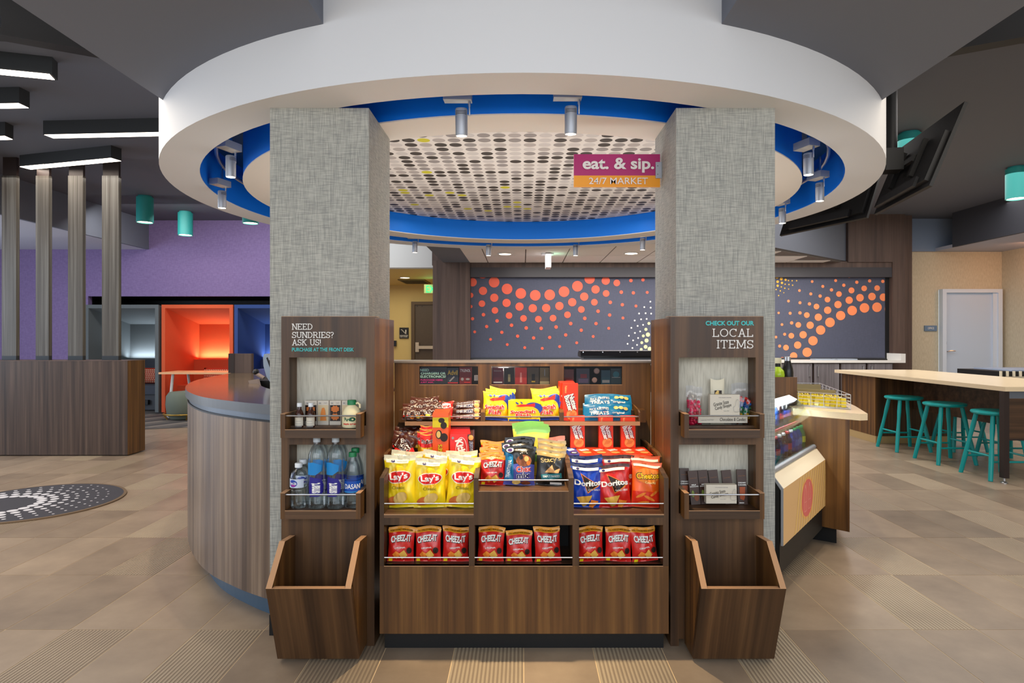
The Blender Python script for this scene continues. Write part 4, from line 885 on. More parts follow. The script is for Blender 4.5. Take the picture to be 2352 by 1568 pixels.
# ================= booths =================
def booth(x0, x1, col, seatcol, lb, glow):
    Y0_ = 10.8; m = mat('felt_%d_%d_%d' % col, col, .85, vary=.06, bscale=80); ms = mat('felt_%d_%d_%d' % seatcol, seatcol, .8)
    t = thing('booth', lb, 'booth', ((x0 + x1) / 2, Y0_, 0)); th = .06
    for a, nm in ((x0, 'left_side'), (x1 - th, 'right_side')):
        MB().prof([(Y0_, .03), (Y0_, 1.87), (12.05, 1.62), (12.05, .03)], a, a + th).build('side_panel', m, t, bevel=.01)
    MB().prof([(Y0_, 1.81), (Y0_, 1.87), (12.05, 1.62), (12.05, 1.54)], x0 + th, x1 - th).build('roof_panel', m, t)
    MB().box(x0 + th, x1 - th, 11.95, 12.02, .03, 1.6).build('back_panel', m, t)
    MB().box(x0 + th, x1 - th, 11.75, 11.93, .3, .90).build('backrest', ms, t, bevel=.03)
    MB().box(x0 + th, x1 - th, 11.2, 11.8, .3, .46).build('seat', ms, t, bevel=.04)
    MB().box(x0 + th, x1 - th, 11.25, 11.9, .02, .3).build('plinth', DKGREY, t)
    area('booth_glow', ((x0 + x1) / 2, 11.86, .93), (R(168), 0, 0), x1 - x0 - .2, .05, glow, (1, .86, .62) if col[0] > 200 else (.8, .9, 1))
    return t
b1 = booth(PX(195, 10.8), PX(364, 10.8), (96, 102, 104), (66, 70, 80), 'grey high-backed booth behind the wooden slats', 9)
b2 = booth(PX(371, 10.8), PX(535, 10.8), (204, 86, 48), (190, 72, 38), 'bright orange high-backed booth with a white table in front', 9)
b3 = booth(PX(538, 10.8), PX(708, 10.8), (44, 70, 128), (34, 50, 98), 'blue high-backed booth beside the left column', 8)
MB().box(PX(348, 11.2) - .28, PX(348, 11.2) - .06, 11.19, 11.25, .12, .2).build('power_socket', BLACK, b1)
for px, py, rot, lb in ((348, 876, 0, 'orange and white patterned cushion in the grey booth'), (500, 858, 8, 'orange and white patterned cushion in the orange booth')):
    Y = 11.62; cxp, czp = PX(px, Y), .46 + .15
    t = thing('cushion', lb, 'cushion', (cxp, Y, czp), group='patterned booth cushions')
    bmx = bmesh.new(); n = 10; vs = {}
    for sg_ in (-1, 1):
        for i in range(n + 1):
            for j in range(n + 1):
                u, v = i / n * 2 - 1, j / n * 2 - 1; d_ = ((1 - u * u) * (1 - v * v)) ** .45 * .07
                vs[sg_, i, j] = bmx.verts.new((cxp + u * .26 * (1 - .05 * v * v), Y - sg_ * d_ * 1, czp + v * .14))
        for i in range(n):
            for j in range(n): f = bmx.faces.new((vs[sg_, i, j], vs[sg_, i + 1, j], vs[sg_, i + 1, j + 1], vs[sg_, i, j + 1])); f.material_index = 0
    mb = MB(); mb.bm.free(); mb.bm = bmx; mb.build('cushion_cover', mat('cushion_rust', (176, 58, 34), .8), t, smooth=True)
    its = []
    for i in range(14):
        for j in range(7): its.append(P([(-.24 + i * .034 + (j % 2) * .01, -.12 + j * .036), (-.222 + i * .034 + (j % 2) * .01, -.12 + j * .036), (-.215 + i * .034, -.103 + j * .036), (-.233 + i * .034, -.103 + j * .036)], mat('cushion_cream', (230, 208, 176), .8)))
    art(its, 1, 1, lambda x, z, l: Vector((cxp + x, Y - ((max(0, 1 - (x / .26) ** 2)) * max(0, 1 - (z / .14) ** 2)) ** .45 * .07 - .003, czp + z)), 'woven_pattern', t, None, kind='stuff')
t = thing('booth_table', 'small table with pale wood top and white frame in the orange booth', 'table', (-5.1, 10.6, 0))
TT = mat('pale_oak', (226, 170, 120), .4)
MB().box(PX(368, 10.25), PX(532, 10.2), 10.2, 10.77, .715, .745).build('tabletop', TT, t, bevel=.004)
for xx in (-5.72, -4.9):
    MB().tube([(xx - .02, 10.24, .02), (xx + .03, 10.28, .715)], .022, 6).tube([(xx + .12, 10.74, .02), (xx + .05, 10.7, .715)], .022, 6).tube([(xx - .02, 10.24, .02), (xx + .12, 10.74, .02)], .018, 6).build('leg_frame', WHITE, t)
t = thing('ottoman', 'round grey ottoman with a brass ring beside the orange booth', 'ottoman', (PX(424, 10.0), 10.1, 0))
MB().lathe([(.0001, .02), (.2, .02), (.25, .08), (.27, .25), (.26, .38), (.22, .44), (.0001, .46)], (PX(424, 10.1), 10.1, 0), 28).build('upholstery', mat('ottoman_green_grey', (104, 112, 100), .85), t, smooth=True)
MB().tube([(PX(424, 10.1) + .30 * math.cos(a * math.pi / 16), 10.1 + .30 * math.sin(a * math.pi / 16), .1) for a in range(32)], .012, 6, closed=True).build('brass_ring', mat('brass', (206, 166, 80), .3, .9), t, smooth=True)
for a in range(4):
    an = a * math.pi / 2 + .6; MB().tube([(PX(424, 10.1) + .30 * math.cos(an), 10.1 + .30 * math.sin(an), .1), (PX(424, 10.1) + .24 * math.cos(an), 10.1 + .24 * math.sin(an), .012)], .01, 6).build('brass_foot', MATS['brass'], t)
t = thing('carpet', 'dark striped carpet in front of the booths', 'carpet', (-5.5, 9.8, 0))
MB().prism([(-8, 9.0), (-5.6, 8.9), (-4.0, 9.45), (-2.9, 10.9), (-2.9, 11.9), (-8, 11.9)], 0, .006).build('carpet_base', mat('carpet_grey', (82, 78, 76), .95, bump=.3, bscale=300), t)
its = []
for i in range(26):
    x = -7.6 + i * .19; k = .12 if i % 3 else .05
    its.append(P([(x, 9.15), (x + k, 9.15), (x + k + .9, 10.7), (x + .9, 10.7)], mat('carpet_tone_%d' % (i % 3), ((104, 98, 92), (62, 60, 60), (120, 112, 104))[i % 3], .95)))
art([p for p in its if p[1][2][0] < -3.1 and p[1][0][0] < -4.9], 1, 1, lambda x, z, l: Vector((x, z, .0065)), 'woven_stripes', t, None, kind='stuff')
# rug
t = thing('round_rug', 'round charcoal rug with white dots on the left floor', 'rug', (-3.86, 4.99, 0))
MB().lathe([(.0001, .010), (.59, .010), (.605, .0095)], (-3.86, 4.99, 0), 64).build('rug_pile', mat('rug_charcoal', (58, 56, 62), .95, bump=.4, bscale=400), t)
MB().lathe([(.60, .0002), (.60, .0105), (.622, .009), (.625, .0002)], (-3.86, 4.99, 0), 64).build('rug_border', mat('rug_border_brown', (104, 84, 62), .9), t)
its = []; RW = mat('rug_dot_white', (196, 194, 198), .9)
for j, (rr, dr, n) in enumerate(((.29, .036, 24), (.37, .030, 28), (.45, .021, 32), (.52, .014, 36), (.59, .011, 40), (.66, .009, 44), (.73, .008, 48), (.80, .007, 52))):
    for i in range(n):
        a = (i + .5 * (j % 2)) * 2 * math.pi / n; x, y = -4.06 + rr * math.cos(a), 4.86 + rr * math.sin(a)
        if (x + 3.86) ** 2 + (y - 4.99) ** 2 < .56 ** 2: its.append(E(x, y, dr, dr, RW))
art(its, 1, 1, lambda x, z, l: Vector((x, z, .0112)), 'printed_dots', t, None, kind='stuff')

# ================= island and stools =================
isl = thing('kitchen_island', 'long island with cream stone top and dark base at the right', 'island table', (4.85, 7.1, 0))
MB().box(4.29, 5.41, 5.61, 8.68, .825, .865).build('stone_top', QUARTZ, isl, bevel=.006)
MB().prism([(4.36, 7.8), (5.36, 7.8), (5.36, 8.62), (4.36, 8.62)], .09, .825).build('end_block', WOODW, isl)
MB().box(4.37, 5.35, 7.79, 7.8, .09, .825).build('block_inner_face', WOOD, isl)
MB().box(4.362, 5.35, 7.795, 8.6, 0, .09).build('block_base', mat('tan_kick', (176, 150, 104), .5), isl)
MB().box(4.83, 4.87, 5.7, 7.8, .42, .825).build('centre_panel', WOODX, isl)
MB().box(4.29, 4.335, 5.62, 5.68, .05, .825).build('leg_post', DARKWOOD, isl)
MB().box(5.36, 5.405, 5.62, 5.68, .05, .825).build('leg_post', DARKWOOD, isl)
MB().box(4.335, 5.36, 5.64, 5.665, .40, .76).build('end_apron', WOODX, isl); MB().box(4.335, 5.36, 5.635, 5.67, .385, .40).build('apron_trim', DARKWOOD, isl)
MB().box(4.335, 5.36, 5.64, 5.665, .76, .825).build('apron_rail', mat('apron_blue_grey', (100, 108, 120), .4), isl)
for x in (4.312, 5.382): MB().lathe([(.03, 0), (.03, .008), (.012, .02), (.01, .05)], (x, 5.65, 0), 14).build('levelling_foot', CHROME, isl, smooth=True)
MB().box(4.52, 4.6, 5.62, 5.64, .77, .82).build('socket', BLACK, isl)
def make_stool():
    t = thing('bar_stool', '', 'stool')
    MB().lathe([(.0001, .585), (.17, .585), (.192, .592), (.2, .604), (.196, .618), (.18, .622), (.0001, .612)], (0, 0, 0), 32).build('seat', TEAL, t, smooth=True)
    top, bot = .105, .195
    def leg(sx, sy, z): k = (z / .6); return Vector((sx * (bot + (top - bot) * k), sy * (bot + (top - bot) * k), z))
    for sx, sy in ((-1, -1), (1, -1), (1, 1), (-1, 1)):
        MB().tube([leg(sx, sy, z) for z in (0, .03, .2, .3, .38, .46, .59)], [.019, .0195, .0215, .018, .0175, .0215, .019], 12).build('leg', TEAL, t, smooth=True)
    for (a, b_, z) in (((-1, -1), (1, -1), .17), ((1, -1), (1, 1), .22), ((1, 1), (-1, 1), .17), ((-1, 1), (-1, -1), .22)):
        MB().tube([leg(*a, z), leg(*b_, z)], .0095, 8).build('stretcher', TEAL, t, smooth=True)
    return t
ST = Stock(make_stool)
for (x, y, lb) in ((4.45, 7.37, 'teal wooden stool farthest left, on the near side of the island'), (4.44, 6.64, 'middle teal wooden stool on the near side of the island'), (4.44, 5.92, 'teal wooden stool beside the dark island leg post'),
    (5.095, 7.37, 'teal stool on the far side of the island, left of its row'), (5.095, 6.64, 'teal stool on the far side of the island, middle of its row'), (5.095, 5.92, 'teal stool at the right picture edge behind the island post')):
    ST.put((x, y, 0), (0, 0, 0), lb, 'stool', 'teal stools around the island')
t = thing('striped_bench', 'black and white striped bench top at the right edge behind the island', 'bench', (7.6, 9.2, 0))
Y = 8.2; a = PX(2296, Y)
MB().box(a, 8.15, Y + .02, Y + .8, .80, .865).build('bench_body', BLACK, t)
MB().box(a + .2, 8.15, Y + .05, Y + .75, .866, .885).build('bench_top', mat('bench_blue', (150, 162, 184), .4), t)
for i in range(22): MB().box(a + .01 + i * .085, a + .035 + i * .085, Y, Y + .02, .80, .87).build('stripe_slat', mat('slat_cream', (226, 216, 190), .5), t)
for x in (a + .1, 8.0): MB().box(x, x + .05, Y + .1, Y + .15, 0, .80).build('leg', BLACK, t)

# ================= drinks case, side cabinet and rack =================
pA = Vector((1.32, 3.19)); pB = Vector((1.915, 3.98)); dA = (pB - pA).normalized(); nA = Vector((dA.y, -dA.x))
pA2 = pA
def Q(s, u, z): p = pA2 + dA * s + nA * u; return Vector((p.x, p.y, z))
LC = (pB - pA).length
cs = thing('drinks_case', 'glass fronted drinks display case partly behind the right column', 'display case', (1.5, 3.6, 0))
def extr(pts, s0, s1, name, m, th=.004, parent=cs, closed=True, **k):
    mb = MB(); n = len(pts)
    a = [mb.bm.verts.new(Q(s0, *p)) for p in pts]; b_ = [mb.bm.verts.new(Q(s1, *p)) for p in pts]
    for i in range(n if closed else n - 1): mb.bm.faces.new((a[i], a[(i + 1) % n], b_[(i + 1) % n], b_[i]))
    if closed: mb.bm.faces.new(a[::-1]); mb.bm.faces.new(b_)
    return mb.build(name, m, parent, **k)
PANO = mat('case_orange_panel', (226, 182, 124), .35); 
extr([(0, .25), (0, .539), (-.012, .539), (-.012, .25)], 0, LC, 'front_panel', PANO)
extr([(0, .539), (-.05, .60), (-.06, .60), (-.012, .53)], 0, LC, 'sloped_panel', mat('case_cream', (240, 226, 200), .3))
extr([(-.02, .10), (-.02, .53), (-.06, .6), (-.68, .6), (-.68, .10)], .002, LC - .002, 'case_body', BLACK)
extr([(-.001, .25), (-.001, .54), (-.05, .602), (-.06, .60), (-.012, .53), (-.012, .25)], -.008, 0, 'end_trim', ALU)
extr([(-.12, 0), (-.12, .12), (-.6, .12), (-.6, 0)], .0, LC - .02, 'base_grille', mat('grille_blue_black', (36, 42, 54), .4))
mb = MB()
for i in range(36):
    for j in range(3): q = Q(.03 + i * .026, -.1195, .05 + j * .022); mb.obox((q.x, q.y), dA, nA, .0045, .001, q.z, q.z + .016)
mb.build('grille_slots', BLACK, cs, kind='stuff')
mb = MB(); mb.cyl(Q(0, -.068, .612), Q(LC, -.068, .612), .014, seg=14); mb.build('steel_bar', ALU, cs, smooth=True)
cur = [(-.062, .62), (-.066, .68), (-.078, .75), (-.10, .82), (-.135, .875), (-.19, .915)]
extr(cur + [(u - .006, z - .003) for u, z in cur[::-1]], 0, LC, 'curved_glass', GLASS, smooth=True)
endp = [(-.07, .61)] + cur + [(-.66, 1.0), (-.66, .61)]
for s0 in (0, LC - .005): extr(endp, s0, s0 + .005, 'end_glass', GLASS)
extr([(-.66, .6), (-.66, 1.04), (-.69, 1.04), (-.69, .6)], 0, LC, 'back_board', WOODW)
extr([(-.17, .905), (-.22, .93), (-.24, .915), (-.19, .89)], 0, LC - .01, 'lit_canopy', mat('case_strip', (240, 246, 255), .4, emit=2.6))
area('case_light', Q(LC / 2, -.22, .90), (0, 0, math.atan2(dA.y, dA.x)), LC - .1, .05, 34, (.9, .96, 1))
extr([(-.16, .76), (-.16, .768), (-.6, .768), (-.6, .76)], .01, LC - .01, 'glass_shelf', GLASS)
extr([(-.155, .758), (-.155, .772), (-.16, .772), (-.16, .758)], .01, LC - .01, 'price_strip', mat('price_red', (190, 40, 50), .4))
# graphic on the case front
PKR = mat('case_pink', (226, 112, 104), .4); YL = mat('case_yellow_line', (240, 198, 116), .4)
its = [E(.5, .50, .16, .40, mat('case_light_orange', (240, 170, 96), .4))]
for i in range(13):
    x = .24 + i * .06; its.append(P([(x - .02, .0), (x - .002, .0), (min(x + .12, .998), 1.0), (min(x + .10, .98), 1.0)], YL))
its += [E(.5, .50, .13, .36, PKR)]
LN = mat('case_line', (240, 170, 150), .4)
for cx_ in (.455, .545):
    w2 = .026; its += [B(cx_ - w2, cx_ - w2 + .005, .26, .62, LN), B(cx_ + w2 - .005, cx_ + w2, .26, .62, LN), B(cx_ - w2, cx_ + w2, .26, .272, LN), B(cx_ - w2, cx_ + w2, .44, .45, LN), P([(cx_ - w2, .62), (cx_ - .008, .72), (cx_ - .003, .72), (cx_ - w2 + .005, .62)], LN), P([(cx_ + w2 - .005, .62), (cx_ + .003, .72), (cx_ + .008, .72), (cx_ + w2, .62)], LN), B(cx_ - .008, cx_ + .008, .71, .78, LN)]
art(its, LC, .289, lambda x, z, l: Q(x, .0006 + .00005 * l, .25 + z), 'printed_graphic', cs, None)

# bottles
CAPG = mat('cap_green', (20, 120, 70), .4); CAPW = mat('cap_white', (222, 226, 230), .4)
WATERC = clear('water_bottle', (196, 210, 222), .10, .06)
def bottle(name, lb, cat, prof, z, body, cap, cr, ch, label=None, txt=None, group=None):
    def mk():
        t = thing(name, lb, cat, group=group); H = prof[-1][1]
        MB().lathe([(.0001, 0)] + prof, (0, 0, 0), 24).build('bottle_body', body, t, smooth=True)
        MB().lathe([(cr, H - .003), (cr, H + ch - .002), (cr * .9, H + ch), (.0001, H + ch)], (0, 0, 0), 18).build('cap', cap, t, smooth=True)
        for k_, (r, z0, z1, m, a0, a1) in enumerate(label or ()):
            MB().lathe([(r, z0), (r, z1)], (0, 0, 0), 20, a0=a0, a1=a1).build('wrap_label', m, t, smooth=True)
        if txt:
            its, rr, w2, h2, zo = (tuple(txt) + (0,))[:5]
            art(its, w2, h2, lambda x, z, l: Vector((rr * math.sin(x / rr), -(rr + .0002 * l) * math.cos(x / rr), z + zo)), 'printed_label', t, .01)
        return t
    return Stock(mk)
pet = [(.028, .002), (.031, .01), (.031, .03), (.029, .04), (.031, .05), (.031, .11), (.027, .14), (.014, .17), (.011, .18)]
CB = {}
for nm, body, cap, lab in (('blue', mat('soda_blue', (30, 60, 130), .2), CAPG, (40, 90, 170)), ('clear', PLASTIC, CAPW, (40, 60, 150)), ('green', mat('soda_green', (40, 110, 60), .2), CAPG, (220, 220, 60)), ('dark', mat('soda_dark', (40, 20, 20), .2), mat('cap_red', (180, 30, 40), .4), (160, 30, 40))):
    CB[nm] = bottle('drink_bottle', '', 'bottle', pet, 0, body, cap, .014, .016, [(.0315, .055, .105, mat('wrap_' + nm, lab, .4), 0, 360)], None)
seq = ['blue', 'clear', 'green', 'dark', 'blue', 'clear', 'dark', 'blue', 'clear']
for lev, z, u in ((0, .602, -.135), (1, .77, -.215)):
    for i in range(11 if lev == 0 else 10):
        for rw in ((0, 1) if lev == 0 else (0,)):
            k = seq[(i * 2 + lev + rw * 3) % 9]; q = Q(.10 + i * (.083 if lev == 0 else .09), u - rw * .08, z); sc_ = (.85, .85, .74) if lev == 0 else (.8, .8, .62)
            CB[k].put(q, (0, 0, i * .5), '%s drink bottle, %s from the near end of the %s case shelf, %s row' % (k, ORD[i], 'upper' if lev else 'lower', 'back' if rw else 'front'), 'bottle', '%s drink bottles on the %s case shelf' % (k, 'upper' if lev else 'lower'), sc_)
# shelf board behind with bottles
q0 = Vector((PX(1770, 4.35), 4.35)); 
bs = thing('bottle_shelf', 'brown wooden shelf box behind the drinks case', 'shelf', (1.8, 4.45, 0))
MB().box(PX(1690, 4.35), PX(1831, 4.35), 4.35, 4.37, .84, PZ(866, 4.35)).build('front_board', WOODW, bs)
MB().box(PX(1690, 4.35), PX(1831, 4.35), 4.37, 4.62, .84, .93).build('shelf_board', WOODX, bs)
MB().box(1.5, 1.9, 4.3, 4.65, .0, .84).build('base_box', WOOD, bs)
Y = 4.5
BK = bottle('steel_flask', '', 'bottle', [(.034, .002), (.036, .01), (.036, .13), (.033, .155), (.021, .20), (.018, .215)], 0, mat('flask_black', (20, 20, 22), .25), CHROME, .0195, .028)
BK.put((PX(1809, Y), Y, .93), (0, 0, 0), 'black flask with steel cap standing behind the drinks case', 'bottle', scale=(1.1, 1.1, .98))
GB = bottle('green_bottle', '', 'bottle', [(.036, .002), (.042, .02), (.046, .06), (.040, .09), (.020, .11), (.016, .12)], 0, mat('lime_glass', (150, 180, 40), .15), BLACK, .018, .02)
GB.put((PX(1784, Y), Y - .02, .93 + .05), (0, 0, 0), 'round lime green bottle beside the black flask', 'bottle')
t = thing('white_carton', 'cream white carton behind the lime bottle', 'carton', (PX(1786, 4.62), 4.56, .93)); MB().box(PX(1772, 4.56), PX(1795, 4.56), 4.56, 4.6, .93, PZ(822, 4.56)).build('carton_body', mat('carton_cream', (226, 222, 196), .5), t)
# side cabinet
sd = thing('side_counter', 'cream topped side counter with walnut front beside the drinks case', 'counter', (2.1, 4.3, 0))
MB().prism([(1.77, 4.13), (2.045, 3.825), (2.10, 3.84), (2.245, 4.25), (2.56, 5.3), (2.2, 5.45), (1.92, 4.66)], .80, .84).build('stone_top', QUARTZ, sd, bevel=.003)
MB().prism([(1.76, 4.10), (1.998, 3.855), (2.20, 4.35), (2.45, 5.2), (2.2, 5.3), (1.85, 4.45)], .115, .80).build('cabinet_body', WOODW, sd)
MB().prism([(1.80, 4.14), (1.99, 4.0), (2.10, 4.35), (2.3, 5.1), (2.1, 5.2), (1.88, 4.45)], 0, .115).build('toe_kick', BLACK, sd)
rk = thing('wire_rack', 'wire basket rack full of yellow snack bars on the side counter', 'rack', (2.1, 4.5, .84))
FL, FR_, RR, RL = Vector((1.87, 4.28)), Vector((2.10, 4.04)), Vector((2.39, 5.08)), Vector((2.14, 5.15))
def v3(p, z): return Vector((p.x, p.y, z))
for z in (.848, .87, .892, .914, .936): MB().tube([v3(FL, z), v3(FR_, z), v3(RR, z), v3(RL, z)], .0022, 5, closed=True).build('wire', CHROME, rk)
for a, b_, n in ((FL, FR_, 4), (FR_, RR, 8), (RR, RL, 4), (RL, FL, 8)):
    for i in range(n):
        p = a.lerp(b_, i / n); MB().cyl(v3(p, .845), v3(p, .938), .0022, seg=5).build('wire_post', CHROME, rk)
MB().prism([tuple(p) for p in (FL, FR_, RR, RL)], .841, .845).build('rack_base', ALU, rk)
for f_ in (.42, .95):
    a = FL.lerp(RL, f_); b_ = FR_.lerp(RR, f_); MB().prism([(a.x, a.y), (b_.x, b_.y), (b_.x + .003, b_.y + .008), (a.x + .003, a.y + .008)], .846, .93).build('divider_board', mat('divider_tan', (150, 134, 92), .6), rk)
def mk_bar():
    t = thing('snack_bar', '', 'snack bar')
    mb = MB(); mb.prof3([(-.014, 0), (.014, 0), (.014, .055), (.009, .062), (0, .058), (-.009, .062), (-.014, .055)], -.006, .006); mb.build('wrapper', foil('wrap_yellow', (232, 206, 30)), t); return t
SB = Stock(mk_bar)
for r_ in range(3):
    for i in range(9):
        p = FL.lerp(RL, .07 + r_ * .11).lerp(FR_.lerp(RR, .07 + r_ * .11), .07 + i * .107)
        SB.put((p.x, p.y, .846), (R(rng.uniform(-14, 14)), R(rng.uniform(-10, 10)), R(-45 + rng.uniform(-15, 15))), 'yellow wrapped snack bar in the wire rack, %s row, %s from the left' % (ORD[r_], ORD[i]), 'snack bar', 'yellow snack bars in the wire rack')
# ================= products =================
YEL = foil('foil_yellow', (246, 214, 24)); REDF = foil('foil_red', (206, 30, 24)); BLUF = foil('foil_blue', (10, 62, 176)); ORF = foil('foil_orange', (240, 96, 16)); DREDF = foil('foil_dark_red', (150, 22, 18)); BLKF = foil('foil_black', (26, 24, 22)); BRNF = foil('foil_brown', (74, 30, 18))
LRED = mat('ink_red', (214, 30, 28), .4); CREAMF = foil('foil_cream', (236, 226, 190)); NAVF = foil('foil_navy', (22, 30, 84)); GRNF = foil('foil_green', (136, 200, 96)); LYEL = foil('foil_light_yellow', (250, 236, 80)); TEALF = foil('foil_teal', (0, 110, 160)); GOLDF = foil('foil_gold', (176, 150, 96), .25)
CHIP = mat('chip_gold', (222, 170, 70), .6); CHIPO = mat('chip_orange', (232, 130, 40), .6); DRUM = mat('ink_dark', (40, 24, 20), .5); INKN = mat('ink_navy', (34, 30, 96), .4)
def pouch_fn(W, H, D, seed, sealT=.08, sealB=.05, crumple=.003, pinch=.08):
    r = random.Random(seed); ph = [r.uniform(0, 6.28) for _ in range(8)]
    def b(v):
        if v <= sealB or v >= 1 - sealT: return 0
        t = (v - sealB) / (1 - sealT - sealB); return (math.sin(math.pi * t ** .85)) ** .55
    def fn(u, v, side=-1, lift=0):
        bb = b(v); uu = max(-1, min(1, u)); e = max(0, 1 - abs(uu) ** 2.6) ** .7
        y = D / 2 * bb * e
        y += crumple * (bb + .25) * e * (math.sin(5 * u + 3.2 * v * 3 + ph[0]) * .6 + math.sin(9 * u - 11 * v + ph[1]) * .5 + math.sin(14 * v + 4 * u + ph[2]) * .5 + .9 * abs(math.sin(4 * u + 6 * v + ph[5])) - .8 * abs(math.sin(5 * u - 7 * v + ph[7])) + .35 * math.sin(21 * u + 13 * v + ph[6]))
        x = u * W / 2 * (1 - pinch * bb) + (1 if v > .9 else 0) * .0015 * math.sin(30 * v + ph[3])
        z = v * H + .004 * (v > .5) * math.sin(2.5 * u + ph[4])
        return Vector((x, side * (y + .0004) - lift if side < 0 else y + .0004, z))
    return fn
def pouch(name, cat, W, H, D, zones, items, seed=1, group=None, nu=16, nv=26, **kw):
    def mk():
        t = thing(name, '', cat, group=group); fn = pouch_fn(W, H, D, seed, **kw); mats = []; mb = MB()
        for z in zones:
            if z[2] not in mats: mats.append(z[2])
        def mi(v):
            for a, b_, m in zones:
                if a <= v < b_: return mats.index(m)
            return 0
        for side in (-1, 1):
            g = [[mb.bm.verts.new(fn(i / nu * 2 - 1, j / nv, side)) for i in range(nu + 1)] for j in range(nv + 1)]
            for j in range(nv):
                for i in range(nu):
                    f = mb.bm.faces.new((g[j][i], g[j][i + 1], g[j + 1][i + 1], g[j + 1][i])); f.material_index = mi((j + .5) / nv)
        mb.build('pouch', mats, t, smooth=False).data.shade_smooth()
        if items: art(items, W, H, lambda x, z, l: fn(2 * x / W, z / H, -1, .0010 + .0007 * l), 'front_print', t, .0085)
        return t
    return Stock(mk)
POT = mat('ink_potato', (226, 190, 110), .5); RIM = mat('ink_pale', (244, 238, 214), .4)
LAYS = pouch('chip_bag', 'chip bag', .14, .225, .06, [(0, .9, YEL), (.9, 1.01, CREAMF)], [E(0, .60, .30, .20, mat('sun_yellow', (250, 196, 30), .35)), E(0, .60, .40, .125, RIM, 8), E(0, .60, .375, .108, LRED, 8), T("Lay's", 0, .60, .60, .155, WH, rot=8, bold=.03, shear=.02), T('Classic', .0, .395, .42, .055, mat('ink_olive', (110, 90, 30), .5), bold=0),
    E(-.22, .14, .20, .085, mat('ink_potato_red', (206, 110, 50), .5), 20), E(.04, .2, .24, .10, POT, 25), B(-.42, .3, .86, .93, RIM), E(-.18, .895, .06, .026, INKN), T('guaranteed', .1, .895, .3, .02, INKN, bold=0)], 3, 'potato chip bags on the lower left tray', nu=24, nv=38, crumple=.0042)
def dor(seed, body, top, sub): return pouch('chip_bag', 'chip bag', .142, .205, .06, [(0, .92, body), (.92, 1.01, top)], [P([(-.22, .80), (.42, .52), (-.0, .34)], CHIPO), P([(-.19, .775), (.37, .525), (-.0, .37)], DRUM), T('Doritos', .02, .58, .86, .125, WH, bold=.035), T(sub, .22, .42, .4, .04, WH, bold=.01),
    P([(-.35, .25), (.16, .30), (.0, .05), (-.1, .02)], CHIP), P([(.12, .20), (.38, .16), (.2, .0), (.08, .02)], CHIPO), B(-.45, .35, .86, .92, RIM), E(-.3, .89, .05, .024, INKN)], seed, 'tortilla and cheese snack bags on the lower right tray', nu=24, nv=38, crumple=.004)
DORB = dor(5, BLUF, NAVF, 'COOL RANCH'); DORR = dor(8, REDF, BRNF, 'NACHO CHEESE')
CHT = pouch('chip_bag', 'chip bag', .128, .215, .055, [(0, .93, ORF), (.93, 1.01, ORF)], [B(-.45, .45, .88, .93, RIM), E(.02, .70, .44, .16, CHIPO, 8), T('Cheetos', .02, .70, .84, .15, INK, rot=9, bold=.075, shear=.02), T('Cheetos', .02, .70, .80, .125, mat('ink_amber', (255, 196, 20), .4), rot=9, bold=.03, shear=.02), T('Crunchy', .12, .56, .4, .06, mat('ink_cream', (250, 226, 150), .4), rot=6, bold=.02),
    B(-.49, .49, .02, .36, mat('ink_flame', (216, 44, 16), .4)), E(-.2, .28, .2, .03, CHIPO, 30), E(.1, .22, .22, .03, CHIPO, -25), E(-.1, .12, .2, .03, CHIPO, 10), E(.25, .33, .16, .03, CHIPO, 40)], 11, 'tortilla and cheese snack bags on the lower right tray')
CHZART = [T('CHEEZ-IT', 0, .66, .80, .20, INK, bold=.06, rot=3), T('CHEEZ-IT', -.01, .67, .78, .185, WH, bold=.035, rot=3), T('ORIGINAL', -.02, .42, .42, .045, WH, bold=.02, rot=5), P([(-.32, .22), (-.18, .33), (.02, .24), (-.15, .08)], CHIPO), P([(-.06, .25), (.14, .36), (.28, .2), (.06, .08)], CHIP), E(.34, .34, .1, .09, DRUM), B(-.44, -.3, .02, .1, YEL)]
CHZ = [pouch('cracker_bag', 'cracker bag', .113, .142, .045, [(0, .84, REDF), (.84, 1.01, foil('foil_amber', (226, 150, 30)))], CHZART + [T('YOU COULD WIN $10,000', 0, .90, .84, .05, INK, bold=.01)], s, 'small red cracker bags in the bottom compartments', crumple=.0035) for s in (21, 22, 23)]
# --- tier 1 left: chips
names = ('left', 'middle', 'right')
for i, (px, y, rz) in enumerate(((921, 2.70, -4), (988, 2.70, 3), (1060, 2.70, 2))):
    LAYS.put((PX(px, y), y, .576), (R(-6), R((-3, 0, 4)[i]), R(rz)), 'yellow potato chip bag at the front of the lower left tray, %s one' % names[i], scale=(1, 1, (.98, .92, .965)[i]))
for i, (px, y, rz) in enumerate(((930, 2.78, 2), (1000, 2.78, -3), (1064, 2.78, 4))):
    LAYS.put((PX(px, y), y, .576), (R(-5), R((2, 3, -2)[i]), R(rz)), 'yellow potato chip bag in the second row of the lower left tray, %s one' % names[i], scale=(1, 1, 1.0))
